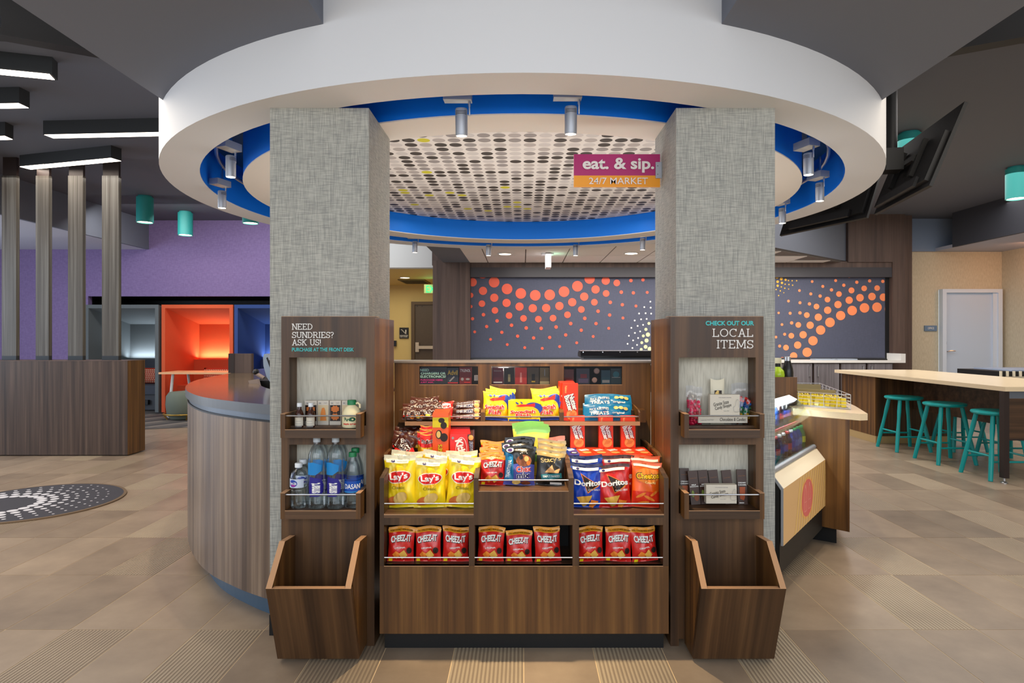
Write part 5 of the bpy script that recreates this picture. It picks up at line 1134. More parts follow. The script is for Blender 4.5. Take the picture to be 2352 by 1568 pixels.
# --- tier 1 right
y = 2.70
DORB.put((PX(1346, y), y, .576), (R(-6), R(2), R(4)), 'royal blue tortilla chip bag on the lower right tray', scale=(1, 1, .90)); DORR.put((PX(1413, y), y, .576), (R(-6), R(-3), R(-3)), 'red tortilla chip bag in the middle of the lower right tray', scale=(1, 1, .88))
CHT.put((PX(1482, y), y, .576), (R(-6), R(3), R(-2)), 'orange cheese snack bag at the right of the lower right tray', scale=(1, 1, .90))
y = 2.785
DORB.put((PX(1350, y), y, .576), (R(-4), R(-2), R(-2)), 'royal blue tortilla chip bag behind the front blue one', scale=(1.02, 1, 1.0)); DORR.put((PX(1418, y), y, .576), (R(-4), R(2), 0), 'red tortilla chip bag with brown top behind the front red one', scale=(1.02, 1, 1.0)); CHT.put((PX(1482, y), y, .576), (R(-4), R(0), 0), 'orange cheese snack bag behind the front orange one', scale=(1.05, 1, .95))
# --- bottom compartments
k = 0
for comp, xs_, in (('left', (920, 984, 1046)), ('middle', (1126, 1192, 1259)), ('right', (1357, 1419, 1482))):
    for j, px in enumerate(xs_):
        y = 2.652; hz = 1 if not (comp == 'middle' and j == 1) else .90
        CHZ[k % 3].put((PX(px, y), y, .3625), (R(-7), R((2, -2, 1, 3, 0, -2, -1, 2, -4)[k]), R((4, -5, 3, 2, -3, 4, 5, -4, 6)[k])), 'small red cracker bag in the %s bottom compartment, %s bag' % (comp, ('left', 'middle', 'right')[j]), scale=(1, 1, hz)); k += 1
# --- tier 1 centre
for i in range(6):
    y = 2.70 + i * .043; z = .671
    c = CHZ[i % 3].put((PX(1131, y), y, z), (R(-10), R((2, -3, 1, -2, 3, 0)[i]), R((2, -3, 4, 0, -4, 2)[i])), 'red cracker bag with amber top in the middle tray, %s of the file' % ('frontmost', 'second', 'third', 'fourth', 'fifth', 'rearmost')[i], scale=(.97, 1, .90 + i * .035)); c['group'] = 'cracker bags filed in the middle tray'
PUR = mat('ink_purple', (90, 60, 120), .4)
CHEX = pouch('snack_mix_bag', 'snack bag', .136, .178, .05, [(0, .52, foil('foil_indigo', (70, 76, 160))), (.52, 1.01, BLKF)], [P([(-.5, .12), (-.2, .12), (-.25, .78), (-.5, .86)], TEALF), T('TRADITIONAL', -.38, .42, .62, .09, WH, rot=84, bold=.01), E(.12, .62, .26, .14, mat('ink_pretzel', (150, 84, 50), .5)), E(.02, .70, .07, .06, DRUM), E(.2, .66, .08, .07, POT), E(.28, .56, .07, .06, CHIPO), T('Chex', .12, .42, .52, .16, WH, rot=6, bold=.08), T('Chex', .12, .42, .50, .15, LRED, rot=6, bold=.025), T('mix', .12, .26, .46, .14, WH, rot=5, bold=.09), T('mix', .12, .26, .44, .13, INKN, rot=5, bold=.03),
    E(-.1, .08, .14, .06, POT), E(.2, .07, .16, .05, mat('ink_rye', (120, 60, 40), .5)), E(-.34, .90, .12, .06, WH), E(-.34, .90, .08, .04, PUR)] + [E(.1 + .11 * math.sin(i * 2.4), .84 + .05 * math.cos(i * 1.7), .012, .01, WH) for i in range(9)], 31, 'snack mix bags in the middle tray', crumple=.004)
for i in range(3):
    y = 2.70 + i * .055; CHEX.put((PX(1192, y), y, .671), (R(-9), R((3, -4, 2)[i]), R((3, -2, 5)[i])), 'blue and black snack mix bag in the middle tray, %s' % ('front one', 'second one', 'rear one')[i], scale=(1, 1, (.93, 1, 1.05)[i]))
STY = pouch('pita_chip_bag', 'chip bag', .128, .155, .045, [(0, .80, BLKF), (.80, 1.01, GOLDF)], [T("Stacy's", .0, .72, .72, .18, mat('ink_gold', (206, 178, 116), .4), rot=14, bold=.015, shear=.02), P([(-.2, .36), (.06, .6), (.14, .42), (.36, .5), (.3, .36)], mat('ink_pita', (222, 168, 110), .5)), P([(-.34, .30), (.4, .36), (.42, .22), (-.3, .14)], mat('ink_teal', (40, 120, 130), .4)), T('SIMPLY NAKED', .04, .26, .6, .06, WH, rot=4, bold=.008), B(.0, .4, .03, .09, WH)], 41, 'pita chip bags in the middle tray', crumple=.004)
for i in range(3):
    y = 2.70 + i * .05; STY.put((PX(1263, y), y, .671), (R(-9), R((2, 5, 3)[i]), R((-4, 2, -2)[i])), 'black and gold pita chip bag in the middle tray, %s' % ('front one', 'second one', 'rear one')[i], scale=(1, 1, (.96, 1.04, 1.14)[i]))
SOUR = pouch('sour_candy_bag', 'candy bag', .150, .225, .03, [(0, .87, LYEL), (.87, 1.01, GRNF)], [T('kids', -.16, .58, .22, .04, LRED, rot=8, bold=.02), E(.32, .46, .13, .12, mat('ink_salmon', (240, 110, 80), .4)), E(.05, .40, .16, .1, INK), E(.05, .38, .12, .08, GRNF)], 51, 'sour candy bags in the middle tray', crumple=.0015)
for i in range(5):
    y = 2.885 + i * .02; SOUR.put((PX(1226 - i * 2, y), y, .671), (R(-3), R((-2, 1, -2, 2, -3)[i]), 0), 'yellow candy bag with green top in the middle tray, %s of five' % ('frontmost', 'second', 'third', 'fourth', 'rearmost')[i], scale=(1, 1, .97 + i * .018))
PKB = pouch('gummy_bag', 'candy bag', .10, .17, .03, [(0, 1.01, foil('foil_pale_red', (232, 150, 130)))], [], 52, 'pale red candy bags in the middle tray', crumple=.002)
for i in range(3):
    y = 2.87 + i * .03; PKB.put((PX(1273, y), y, .671), (R(-4), 0, R(4)), 'pale red candy bag right of the green topped bags, %s of three' % ('front', 'middle', 'rear')[i])
# --- boxes
def box_product(name, cat, W, D, H, body, front=(), top=(), side=None, group=None, bev=.0012):
    def mk():
        t = thing(name, '', cat, group=group); MB().box(-W / 2, W / 2, -D / 2, D / 2, 0, H).build('carton_body', body, t, bevel=bev)
        if front: art(list(front), W, H, lambda x, z, l: Vector((x, -D / 2 - .0003 - .0003 * l, z)), 'front_print', t, None)
        if top: art(list(top), W, D, lambda x, z, l: Vector((x, -D / 2 + z, H + .0003 + .0003 * l)), 'top_print', t, None)
        return t
    return Stock(mk)
NBR = mat('box_red_orange', (232, 60, 28), .35); COOK = mat('ink_cookie', (236, 150, 80), .5); COOKD = mat('ink_cookie_dark', (200, 104, 50), .5)
NBF = [E(.08, .16, .36, .155, COOKD), E(.08, .16, .33, .14, COOK)] + [P([(-.16 + i * .1, .10 + i * .01), (-.13 + i * .1, .09 + i * .01), (.06 + i * .09, .22), (.03 + i * .09, .235)], COOKD) for i in range(4)] + \
      [T('Nutter', .18, .50, 1.0, .17, INKN, rot=-72, bold=.09), T('Butter', -.12, .47, 1.0, .17, INKN, rot=-72, bold=.09), T('Nutter', .18, .50, .98, .15, WH, rot=-72, bold=.04), T('Butter', -.12, .47, .98, .15, WH, rot=-72, bold=.04), T('Nabisco', -.3, .84, .42, .07, mat('ink_peach', (255, 190, 120), .4), rot=-90, bold=.01)]
NB = box_product('cookie_box', 'cookie box', .066, .022, .146, NBR, NBF, (), None, 'red peanut cookie boxes')
NBL = box_product('cookie_box', 'cookie box', .0625, .22, .040, NBR, [T('Nutter Butter', 0, .5, .8, .34, WH, bold=.03)], [P([(-.4, .62), (.2, .72), (.4, .58), (-.2, .46)], WH), T('Nutter', 0, .62, .6, .08, INKN, rot=-14, bold=.03), E(.1, .3, .34, .12, COOKD), E(.1, .3, .3, .105, COOK)], None, 'red cookie boxes lying on the upper right tray')
PUSH = 1.0635
for i, px in enumerate((1348, 1382, 1416, 1450, 1484)):
    y = 2.695; NBL.put((PX(px, y), y + .11, .759), (0, 0, R((0, 1, -1, 0, 0)[i])), 'red cookie box lying flat under the standing ones, %s of five' % ('leftmost', 'second', 'third', 'fourth', 'rightmost')[i])
OB = box_product('cookie_box', 'cookie box', .054, .20, .040, mat('box_blue', (30, 60, 150), .35), [T('OREO', 0, .5, .8, .5, WH, bold=.03)], [P([(-.35, .65), (.2, .8), (.35, .62), (-.2, .46)], WH), E(.1, .25, .3, .12, INK), E(.1, .25, .2, .06, WH)])
OB.put((PX(1317, 2.695), 2.805, .759), (0, 0, R(3)), 'blue and white cookie box lying left of the red ones')
for i, px in enumerate((1326, 1391, 1442)):
    y = 2.885; NB.put((PX(px, y), y, .8), (R(-2), 0, R((4, 6, 4)[i])), 'red cookie box standing on the lying boxes, %s of three' % names[i])
for i, (px, y, z, l) in enumerate(((1309, 2.905, .9212, 'front one of the upright stack'), (1302, 2.935, .9212, 'middle one of the upright stack'), (1300, 2.965, .9212, 'rear one of the upright stack'))):
    NB.put((PX(px, y), y, z), (0, 0, R(8)), 'red cookie box on the top tray, ' + l, scale=(1.08, 1, 1.17 + i * .02))
# --- top right: blue treats
TRT = pouch('cereal_treat_bag', 'snack bag', .215, .078, .035, [(0, 1.01, TEALF)], [T('RICE KRISPIES', -.18, .62, .40, .14, WH, bold=.01), T('TREATS', -.18, .40, .40, .2, WH, bold=.03), T('original', .22, .40, .26, .16, WH, bold=.02), E(.18, .72, .05, .1, POT), E(.28, .74, .05, .1, POT), E(.38, .70, .05, .1, POT)], 61, 'blue cereal treat bags on the top tray', sealT=.04, sealB=.04, crumple=.003, pinch=-.02)
for i, (y, z, dx) in enumerate(((2.90, .9212, 0), (2.955, .9212, -3), (2.93, .966, 2))):
    TRT.put((PX(1396 + dx, y), y, z), (R(-20 if i < 2 else -28), 0, R((1, -2, 0)[i])), 'blue cereal treat bag on the top right tray, %s' % ('front bottom one', 'rear bottom one', 'top one')[i])
# --- top centre: fish candy
FISHA = [E(.28, .62, .30, .30, BLU), E(.10, .38, .38, .36, mat('ink_sun', (246, 184, 20), .4)), P([(-.28, .74), (-.1, .82), (.14, .82), (.34, .88), (.34, .70), (.12, .72), (-.1, .70)], LRED), E(-.22, .88, .06, .035, BLU, -30), E(-.08, .90, .05, .03, BLU, -40), T('Swedish', -.04, .46, .80, .17, WH, rot=2, bold=.09), T('Fish', -.02, .28, .50, .17, WH, bold=.09), T('Swedish', -.04, .46, .78, .16, LRED, rot=2, bold=.03), T('Fish', -.02, .28, .48, .16, LRED, bold=.03), B(-.48, .48, .0, .09, BLU)]
SF = pouch('fish_candy_bag', 'candy bag', .124, .140, .028, [(0, 1.01, YEL)], FISHA, 71, 'yellow fish candy bags on the top tray', crumple=.0015)
for i, (px, y, ry, lb) in enumerate(((1137, 2.91, 3, 'left group, front one'), (1140, 2.945, 5, 'left group, middle one'), (1144, 2.975, 9, 'left group, rear one'), (1257, 2.91, -2, 'right group, front one'), (1260, 2.945, -3, 'right group, middle one'), (1254, 2.975, -4, 'right group, rear one'))):
    SF.put((PX(px, y), y, .9215), (R(-8), R(ry), 0), 'yellow fish candy bag on the top tray, ' + lb, scale=(1, 1, .93 + (i % 3) * .05))
SFB = box_product('fish_candy_box', 'candy box', .145, .024, .092, mat('box_yellow', (250, 206, 20), .35), FISHA, (), None, 'yellow fish candy boxes on the top tray')
for i in range(3):
    SFB.put((PX(1204, 2.90), 2.895 + i * .027, .9215), (0, 0, R(-1)), 'yellow fish candy box between the bag groups, %s of three' % ('front', 'middle', 'rear')[i])
# --- chocolate sections
MMA = [T('m&m', 0, .52, .86, .42, WH, bold=.07), T('m&m', 0, .52, .82, .36, BRNF, bold=.02), E(-.3, .2, .12, .1, LRED), E(0, .16, .12, .1, CHIPO), E(.28, .2, .12, .1, YEL)]
MMB = pouch('candy_pack', 'candy pack', .10, .07, .022, [(0, 1.01, BRNF)], MMA, 81, 'brown candy packs piled on the trays', sealT=.06, sealB=.06, crumple=.003, pinch=0)
MMY = pouch('candy_pack', 'candy pack', .066, .125, .022, [(0, 1.01, foil('foil_amber_yellow', (250, 180, 20)))], [B(-.5, .5, .55, .96, LRED), T('m&m', 0, .76, .8, .16, WH, bold=.07), T('m&m', 0, .76, .78, .14, BRNF, bold=.02), E(-.15, .3, .18, .1, POT), E(.16, .42, .1, .06, BLU), E(.1, .22, .2, .1, CHIPO)], 82, 'yellow candy packs on the upper left tray', crumple=.003, pinch=0)
MMR = pouch('candy_pack', 'candy pack', .075, .12, .022, [(0, 1.01, BRNF)], [B(-.5, .5, .2, .42, LRED), T('m&m', .05, .62, .96, .34, WH, rot=-60, bold=.08), T('m&m', .05, .62, .92, .28, BRNF, rot=-60, bold=.02), E(-.2, .2, .14, .07, YEL), E(.2, .14, .14, .07, CHIPO)], 83, 'brown candy packs standing on the upper left tray', crumple=.003, pinch=0)
k = 0
for (px, y, z, a, b_, c) in ((915, 2.74, .76, -12, 24, 6), (940, 2.74, .76, -12, -24, -4)):
    MMR.put((PX(px, y), y, z), (R(a), R(b_), R(c)), 'brown candy pack tilted %s at the front of the upper left tray' % ('left' if k == 0 else 'right'), scale=1.05); k += 1
pos = ['%s of the upper left tray pile' % q for q in ('front left', 'front right', 'second layer left', 'second layer right', 'third layer left', 'third layer right')]
for i in range(6):
    y = 2.79 + (i // 2) * .05; MMB.put((PX((922, 946)[i % 2] + (i // 2) * 4, y), y, .80 + (i // 2) * .012), (R(-20), R((12, -10, 6, -8, 4, -3)[i]), R(5)), 'brown candy pack, ' + pos[i])
for i, (px, y, z) in enumerate(((980, 2.73, .76), (978, 2.77, .765), (976, 2.81, .77), (982, 2.85, .78))):
    MMY.put((PX(px, y), y, z), (R(-6), R((2, -3, 4, 0)[i]), R(2)), 'yellow and red candy pack on the upper left tray, %s of its file' % ('frontmost', 'second', 'third', 'rearmost')[i])
TB = box_product('candy_packet', 'candy packet', .068, .016, .215, foil('foil_orange_deep', (238, 84, 14)), [B(-.5, .5, .72, .92, mat('ink_lime', (220, 200, 20), .4)), E(.06, .86, .20, .05, DRUM), E(.2, .76, .20, .07, DRUM), E(.22, .52, .24, .085, DRUM), E(-.1, .58, .2, .09, DRUM), E(-.12, .58, .13, .07, POT), T("REESE'S", -.02, .22, 1.05, .09, INK, rot=90, bold=.07), T("REESE'S", -.02, .22, 1.02, .08, mat('ink_yellow', (252, 214, 20), .4), rot=90, bold=.02), B(-.5, .5, .93, 1.0, ORF)], (), None, 'tall orange candy packets', .004)
for i in range(7):
    y = 2.725 + i * .0185; TB.put((PX(1012 + i * .9, y), y, .76), (R(-1), 0, R(3)), 'tall orange candy packet with yellow top, %s in its file' % ('frontmost', 'second', 'third', 'fourth', 'fifth', 'sixth', 'rearmost')[i], scale=(1, 1, 1 + .004 * i))
KK = box_product('wafer_packet', 'candy packet', .088, .012, .115, foil('foil_bright_red', (224, 28, 20)), [E(.06, .45, .28, .44, WH), E(.06, .45, .26, .42, REDF), T('KitKat', .08, .40, 1.1, .28, WH, rot=-72, bold=.045, shear=.05), E(-.36, .86, .06, .05, GRY)], (), None, 'red wafer packets on the upper left tray', .003)
for i in range(9):
    y = 2.735 + i * .022; KK.put((PX(1057, y), y, .768 + i * .001), (R(-3), 0, R((0, 1, -1)[i % 3])), 'red wafer packet between the orange packets and brown bars, %s in its file' % ('frontmost', 'second', 'third', 'fourth', 'fifth', 'sixth', 'seventh', 'eighth', 'rearmost')[i])
SNA = [T('SNICKERS', -.06, .5, .60, .56, WH, bold=.07, shear=.12), T('SNICKERS', -.06, .5, .58, .5, INKN, bold=.02, shear=.12), E(.38, .5, .09, .34, COOK)]
SNK = pouch('chocolate_bar', 'chocolate bar', .128, .032, .018, [(0, 1.01, BRNF)], SNA, 91, 'brown chocolate bars on the top left tray', sealT=.05, sealB=.05, crumple=.001, pinch=0)
for i, (y, z) in enumerate(((2.895, .9215), (2.915, .945), (2.935, .968), (2.965, .974))):
    SNK.put((PX(1071, y), y, z), (R(-25), 0, R(-1)), 'brown chocolate bar lying on the top left tray, %s' % ('lowest of the pile', 'second from below', 'third from below', 'topmost')[i])
for i in range(6):
    y = 2.735 + i * .028; c = SNK.put((PX(1090, y), y, .825), (R(-90), R(-90), R(90)) if False else (0, R(-90), 0), 'brown chocolate bar standing on end beside the red packets, %s of its file' % ('frontmost', 'second', 'third', 'fourth', 'fifth', 'rearmost')[i], scale=(.92, 1, .85)); c['group'] = 'chocolate bars standing on end'
pos = ('front left', 'front middle', 'front right', 'second row left', 'second row middle', 'second row right', 'top left', 'top right')
for i, (px, y, z) in enumerate(((946, 2.885, .925), (970, 2.885, .928), (992, 2.89, .925), (950, 2.92, .945), (974, 2.93, .95), (996, 2.93, .945), (962, 2.965, .965), (986, 2.965, .965))):
    c = MMB.put((PX(px, y), y, z), (R(-32), R((5, -3, 4, -6, 3, -4, 5, -5)[i]), R((6, -3, 2, 5, -6, 1, 0, 4)[i])), 'brown candy pack piled on the top left tray, ' + pos[i], scale=(.95, 1, .9)); c['group'] = 'brown candy packs on the top left tray'
RP2 = pouch('candy_pack', 'candy pack', .07, .055, .02, [(0, 1.01, foil('foil_bright_red2', (214, 30, 24)))], [E(0, .5, .34, .34, WH), T('KitKat', 0, .5, .6, .3, LRED, bold=.03)], 92, 'red candy packs on the top tray', crumple=.002)
for i, (px, y, z) in enumerate(((1022, 2.90, .93), (1024, 2.94, .955))): RP2.put((PX(px, y), y, z), (R(-30), 0, 0), 'red candy pack left of the chocolate bars, %s' % ('lower one', 'upper one')[i])

PUSH = 1.0
# --- left column trays
Yt = 2.69
SYR = bottle('syrup_bottle', '', 'bottle', [(.017, .001), (.0185, .006), (.0185, .05), (.014, .065), (.008, .078), (.0075, .09)], 0, mat('syrup_brown', (58, 24, 10), .12), CAPW, .0105, .013, [(.0189, .008, .044, mat('syrup_label', (214, 206, 190), .6), 200, 340)], (([B(-.4, .4, .06, .13, GRY), B(-.3, .3, .35, .38, GRY), B(-.3, .3, .6, .63, GRY)], .0191, .04, .045), )[0], 'small syrup bottles on the upper left column tray')
for i, px in enumerate((688, 714)): SYR.put((PX(px, 2.668), 2.668, .923), (0, 0, 0), 'small dark syrup bottle with white cap, %s of the pair' % ('left', 'right')[i])
MAPLE = mat('maple_amber', (200, 108, 40), .35)
for i, (a, b_, kind) in enumerate(((700, 728, 0), (729.5, 755, 1), (757, 783, 0), (785, 810, 2))):
    t = carton('maple_candy_box', 'white topped box of maple candy on the upper left column tray, %s of four' % ('leftmost', 'second', 'third', 'rightmost')[i], 'candy box', a, b_, 920, 975.5, 2.712, (206, 196, 182), [B(-.46, .46, .16, .82, mat('pack_dark', (42, 26, 18), .2) if kind == 0 else mat('pack_pale', (206, 186, 150), .3))], .03, 'maple candy boxes')
    x = PX((a + b_) / 2, 2.712); its = []
    if kind == 0:
        for zc in (.66, .34):
            its += [P([(.40 * math.cos(q * math.pi / 8) * (1 if q % 2 else .8), zc + .155 * math.sin(q * math.pi / 8) * (1 if q % 2 else .78)) for q in range(16)], MAPLE)]
    else: its = [P([(-.25, .18), (.3, .18), (.2, .6), (.1, .72), (-.1, .7), (-.2, .5)], mat('maple_orange', (214, 128, 50), .4))]
    its += [T('maple', .22, .91, .3, .06, GRY, bold=0), B(-.35, -.2, .88, .93, GRY)]
    art(its, PX(b_, 2.712) - PX(a, 2.712), PZ(920, 2.712) - PZ(975.5, 2.712), flatmap(x, 2.7105, PZ(975.5, 2.712)), 'window_print', t, None)
t = thing('syrup_jug', 'cream plastic syrup jug with green cap and small handle', 'jug', (PX(808, 2.675), 2.675, .923)); x = PX(808, 2.675)
JM = mat('jug_cream', (232, 220, 178), .4)
MB().lathe([(.0001, .923), (.038, .924), (.0405, .93), (.0405, .962), (.040, .975), (.036, .99), (.028, 1.005), (.017, 1.014), (.014, 1.02)], (x, 2.675, 0), 28).build('jug_body', JM, t, smooth=True)
MB().lathe([(.0185, 1.018), (.0185, 1.036), (.017, 1.038), (.0001, 1.038)], (x, 2.675, 0), 20).build('cap', CAPG, t, smooth=True)
MB().tube([(x + .014, 2.675, 1.022), (x + .026, 2.675, 1.026), (x + .034, 2.675, 1.018), (x + .034, 2.675, 1.004), (x + .028, 2.675, .998)], .0045, 8).build('handle', JM, t, smooth=True)
art([T('Pure', -.12, .66, .4, .28, mat('ink_green', (20, 90, 60), .5), bold=.04), E(.18, .66, .2, .16, MATS['ink_green']), E(.2, .66, .06, .06, JM), T('maple syrup', 0, .3, .8, .18, LRED, bold=.03)], .07, .055, lambda x_, z, l: Vector((x + .041 * math.sin(x_ / .041), 2.675 - (.0408 + .0002 * l) * math.cos(x_ / .041), .924 + z)), 'jug_print', t, .01)
SMRT = bottle('tall_water_bottle', '', 'water bottle', [(.034, .002), (.037, .008), (.037, .20), (.034, .225), (.025, .25), (.014, .265), (.013, .278)], 0, PLASTIC, mat('cap_grey', (176, 184, 190), .3), .0155, .017, None, ([P([(-.5, .56), (-.5, .86), (-.1, .88), (.34, .8), (.3, .66), (0, .56)], mat('label_sky', (20, 130, 200), .4)), P([(-.34, .02), (-.4, .3), (-.3, .52), (.3, .46), (.46, .3), (.4, .12), (.2, .02)], mat('label_indigo', (36, 28, 130), .4)), T('smart', -.02, .24, .52, .26, WH, rot=90, bold=.03)],   .0374, .080, .165, .05), 'tall water bottles on the lower left column tray')
for i, (px, y) in enumerate(((728, 2.652), (771, 2.652), (737, 2.72), (780, 2.72))):
    SMRT.put((PX(px, y), y, .589), (0, 0, R((8, -4, 20, 30)[i])), 'tall clear water bottle with blue label, %s' % ('front left', 'front right', 'rear left', 'rear right')[i])
SML = bottle('small_water_bottle', '', 'water bottle', [(.029, .002), (.032, .008), (.031, .02), (.0325, .03), (.031, .04), (.0325, .05), (.031, .06), (.030, .075), (.031, .085), (.0345, .10), (.034, .13), (.028, .15), (.014, .163), (.013, .17)], 0, PLASTIC, CAPW, .0155, .013, [(.0348, .085, .118, mat('label_ice', (196, 206, 224), .4), 170, 340)], ([E(-.25, .5, .24, .4, BLU), T('Pure Life', -.25, .5, .34, .3, WH, bold=.02), E(-.2, .3, .12, .12, mat('ink_magenta', (150, 40, 150), .4))], .0352, .09, .0), 'small water bottles on the lower left column tray')
SML_mk = SML.make
def sml():
    t = thing('small_water_bottle', '', 'water bottle', group='small water bottles on the lower left column tray')
    MB().lathe([(.0001, 0), (.029, .002), (.032, .008), (.030, .018), (.0325, .028), (.030, .038), (.0325, .048), (.030, .058), (.0325, .068), (.030, .078), (.0345, .088), (.0345, .125), (.030, .148), (.014, .163), (.013, .172)], (0, 0, 0), 26).build('bottle_body', PLASTIC, t, smooth=True)
    MB().lathe([(.0155, .168), (.0155, .184), (.014, .186), (.0001, .186)], (0, 0, 0), 18).build('cap', CAPW, t, smooth=True)
    art([B(-.5, .3, .0, 1, mat('label_ice', (196, 206, 224), .4)), E(-.22, .5, .22, .42, BLU), T('Pure Life', -.22, .52, .36, .32, WH, bold=.02), E(-.2, .26, .12, .12, mat('ink_magenta', (150, 40, 150), .4))], .09, .036, lambda x_, z, l: Vector(((.035 + .0002 * l) * math.sin(x_ / .035), -(.035 + .0002 * l) * math.cos(x_ / .035), .088 + z)), 'printed_label', t, .01)
    return t
SML = Stock(sml)
SML.put((PX(686, 2.656), 2.656, .589), (0, 0, R(10)), 'small clear water bottle with white cap at the front left of its tray'); SML.put((PX(697, 2.72), 2.715, .589), (0, 0, R(40)), 'small clear water bottle half hidden behind the front one', scale=1.02)
DAS = bottle('ribbed_water_bottle', '', 'water bottle', [(.031, .002), (.034, .008), (.034, .035), (.033, .05), (.034, .06), (.034, .12), (.033, .14), (.030, .165), (.022, .19), (.015, .205), (.014, .215)], 0, PLASTIC, CAPG, .0165, .016, [(.0344, .06, .108, mat('label_blue', (16, 76, 170), .35), 190, 350)], ([T('DASANI', .05, .5, .92, .34, WH, bold=.01)], .0347, .072, .0), 'green capped water bottles on the lower left column tray')
def das():
    t = thing('ribbed_water_bottle', '', 'water bottle', group='green capped water bottles on the lower left column tray')
    MB().lathe([(.0001, 0), (.031, .002), (.034, .008), (.034, .035), (.033, .05), (.034, .06), (.034, .12), (.033, .14), (.029, .168), (.021, .19), (.015, .205), (.014, .215)], (0, 0, 0), 26).build('bottle_body', PLASTIC, t, smooth=True)
    MB().lathe([(.0165, .212), (.0165, .228), (.015, .231), (.0001, .231)], (0, 0, 0), 20).build('cap', CAPG, t, smooth=True)
    art([B(-.62, .62, 0, 1, mat('label_blue', (16, 76, 170), .35)), B(-.62, .62, .88, .96, mat('label_navy', (10, 40, 110), .35)), T('DASANI', .12, .48, .92, .36, WH, bold=.015), B(-.62, .62, .04, .1, mat('label_cyan', (60, 160, 210), .35))], .080, .056, lambda x_, z, l: Vector(((.0342 + .0002 * l) * math.sin(x_ / .0345), -(.0342 + .0002 * l) * math.cos(x_ / .0345), .066 + z)), 'printed_label', t, .01)
    return t
DAS = Stock(das)
DAS.put((PX(810, 2.66), 2.66, .589), (0, 0, R(0)), 'water bottle with green cap and blue label at the front right of its tray'); DAS.put((PX(817, 2.725), 2.72, .589), (0, 0, R(30)), 'green capped water bottle half hidden behind the front one', scale=1.03)

# --- right column trays
WB = (208, 200, 184)
def shopbox(lb, x0, x1, y0, y1, Y, dep, wide=False):
    its = [T('A New Hampshire Candy Family', 0, .86, .42, .045, INKN, bold=0), T('Granite State', -.13, .60, .52, .17, INK, rot=12, bold=.0, shear=.08), T('Candy Shoppe', -.06, .42, .56, .19, INK, rot=14, bold=.0, shear=.08), T('since 1927', .05, .24, .18, .05, GRY, bold=0)]
    nh = [(.30, .22), (.28, .40), (.34, .48), (.37, .70), (.40, .78), (.44, .76), (.44, .55), (.48, .36), (.46, .30), (.48, .24), (.40, .20)]
    for a, b_ in zip(nh, nh[1:] + nh[:1]):
        d_ = (Vector(b_) - Vector(a)).normalized(); n_ = Vector((-d_.y, d_.x)); its.append(P([(a[0] + n_.x * .004, a[1] + n_.y * .008), (a[0] - n_.x * .004, a[1] - n_.y * .008), (b_[0] - n_.x * .004, b_[1] - n_.y * .008), (b_[0] + n_.x * .004, b_[1] + n_.y * .008)], GRY))
    if wide: its = [T('Chocolates & Candies', .20, .55, .52, .5, INK, bold=0, shear=.1), T('Granite State Candy Shoppe', -.32, .45, .26, .24, GRY, rot=3, bold=0)]
    return carton('candy_shop_box', lb, 'candy box', x0, x1, y0, y1, Y, WB, its, dep, 'white local candy shop boxes')
shopbox('flat white candy box with script lettering lying on the upper right column tray', 1604, 1717, 956, 971, 2.675, .07, True)
shopbox('upright white candy box standing on the flat one', 1631, 1699, 906, 955, 2.69, .03)
shopbox('upright white candy box standing before the chocolate bars', 1622, 1692, 1113, 1156, 2.655, .03)
t = thing('pillow_box', 'cream pillow shaped box with a small candy window behind the white box', 'candy box', (PX(1648, 2.735), 2.735, .925))
x = PX(1648, 2.735); mb = MB()
n = 10; g_ = {}
for sd_ in (-1, 1):
    for i in range(n + 1):
        for j in range(n + 1):
            u, v = i / n * 2 - 1, j / n; d_ = (1 - u * u) ** .5 * math.sin(math.pi * v) ** .6 * .012
            g_[sd_, i, j] = mb.bm.verts.new((x + u * .030, 2.738 + sd_ * (d_ + .0003), .925 + v * .193 + (.008 * u * u if v > .95 else 0)))
    for i in range(n):
        for j in range(n): mb.bm.faces.new((g_[sd_, i, j], g_[sd_, i + 1, j], g_[sd_, i + 1, j + 1], g_[sd_, i, j + 1]))
mb.build('box_shell', mat('pillow_cream', (222, 214, 190), .5), t, smooth=True)
art([B(-.28, .26, .22, .78, DRUM), E(-.1, .5, .14, .18, POT), E(.1, .4, .12, .14, mat('ink_olive2', (120, 116, 80), .5)), E(-.05, .68, .1, .1, POT)], .056, .05, lambda x_, z, l: Vector((x + x_, 2.7235 - .0004 * l, 1.035 + z)), 'candy_window', t, None)
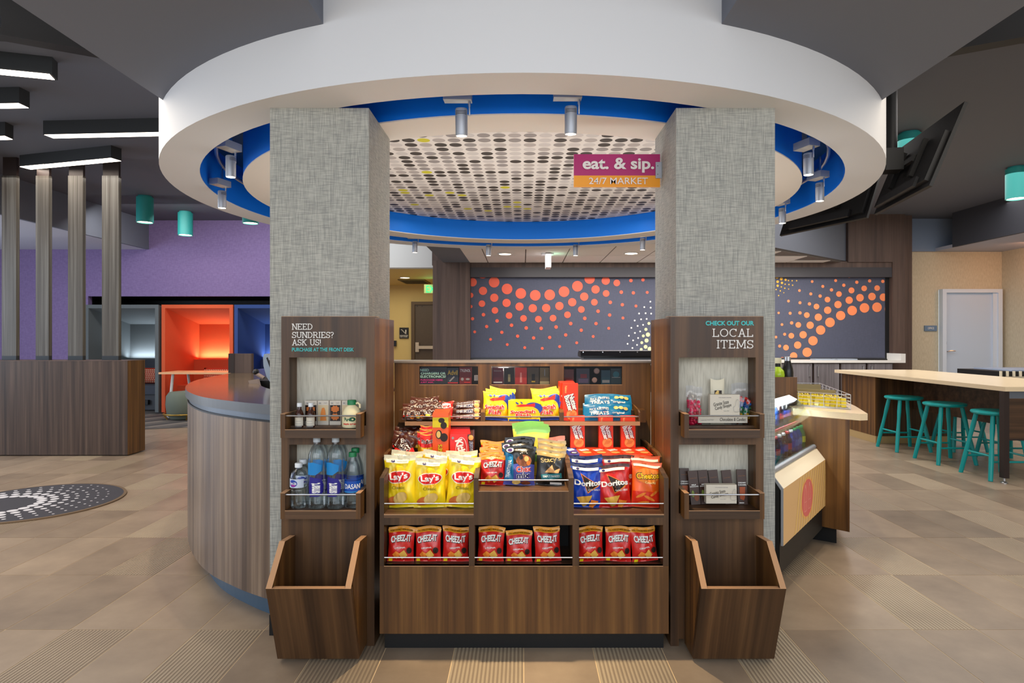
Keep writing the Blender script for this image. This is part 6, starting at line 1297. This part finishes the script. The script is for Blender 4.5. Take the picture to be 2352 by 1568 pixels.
def candybag(px, y0, W, H, lb, cols, seed):
    y = 2.728 if px > 1650 else 2.70; x = PX(px, y); z0 = .924; t = thing('clear_candy_bag', lb, 'candy bag', (x, y, z0)); fn = pouch_fn(W, H, .038, seed, sealT=.22, sealB=.03, crumple=.004, pinch=.1); mb = MB()
    for side in (-1, 1):
        g = [[mb.bm.verts.new(fn(i / 12 * 2 - 1, j / 16, side) + Vector((x, y, z0))) for i in range(13)] for j in range(17)]
        for j in range(16):
            for i in range(12): mb.bm.faces.new((g[j][i], g[j][i + 1], g[j + 1][i + 1], g[j + 1][i]))
    mb.build('clear_bag', FILM, t).data.shade_smooth()
    r = random.Random(seed); mbs = [MB() for _ in cols]
    for i in range(150):
        v = r.uniform(.05, .64); u = r.uniform(-.8, .8); p = fn(u, v, -1); yy = p.y * r.uniform(-.6, .78); k = min(len(cols) - 1, int((v / .66) * len(cols) + r.uniform(-.5, .5))) if len(cols) > 1 else 0
        mbs[max(0, k)].ball((x + p.x, y + yy, z0 + p.z), r.uniform(.0055, .0075), seg=7)
    mb = MB()
    for m_, c_ in zip(mbs, cols): m_.build('candies', mat('candy_%d_%d_%d' % c_, c_, .25), t, smooth=True, kind='stuff')
    mb.bm.free(); return t
candybag(1594, 882, .070, .170, 'clear bag of pink candies at the left of the upper right column tray', [(186, 24, 60), (206, 40, 80)], 101)
candybag(1706, 875, .100, .180, 'clear bag of red, green and blue candies at the right of its tray', [(120, 60, 24), (190, 150, 30), (30, 110, 70), (30, 80, 150), (206, 48, 40)], 105)
CHOC = mat('wrapper_brown', (62, 36, 24), .35)
def chb(name, its): return box_product(name, 'chocolate bar', .0405, .010, .142, CHOC, its, (), None, 'slim brown chocolate bars on the lower right column tray', .002)
TN = mat('ink_tan', (150, 100, 60), .5)
MILK = chb('slim_chocolate_bar', [T('Granite State', 0, .78, .7, .03, TN, bold=0, rot=4), T('MILK', 0, .58, .5, .035, WH, bold=.03), T('CHOCOLATE', 0, .53, .9, .035, WH, bold=.03), E(-.2, .32, .14, .1, mat('ink_lime2', (120, 140, 50), .5)), E(.15, .22, .26, .12, mat('ink_umber', (130, 66, 30), .5))])
CARA = chb('slim_chocolate_bar', [T('Granite State', 0, .82, .7, .03, TN, bold=0, rot=4), T('CREAMY', 0, .62, .85, .035, WH, bold=.03), T('CARAMEL', 0, .56, .9, .035, WH, bold=.03), P([(-.3, .5), (.3, .5), (.22, .2), (.1, .12), (-.3, .16)], mat('ink_caramel', (168, 76, 30), .5)), B(-.4, .1, .04, .06, WH)])
for i, (px, y, ry, dz, S, l) in enumerate(((1574, 2.725, 0, .012, CARA, 'leftmost'), (1598, 2.70, -4, 0, MILK, 'second from the left'), (1621, 2.712, -4, 0, MILK, 'third from the left'), (1646, 2.722, -5, -.004, MILK, 'fourth from the left'), (1677, 2.712, -5, 0, MILK, 'fifth from the left'), (1706, 2.70, 0, .012, CARA, 'rightmost'))):
    S.put((PX(px, y), y, .5885), (R(-9), R(ry), 0), 'slim brown chocolate bar leaning in the lower right column tray, ' + l, scale=(1, 1, 1 + dz * 3))
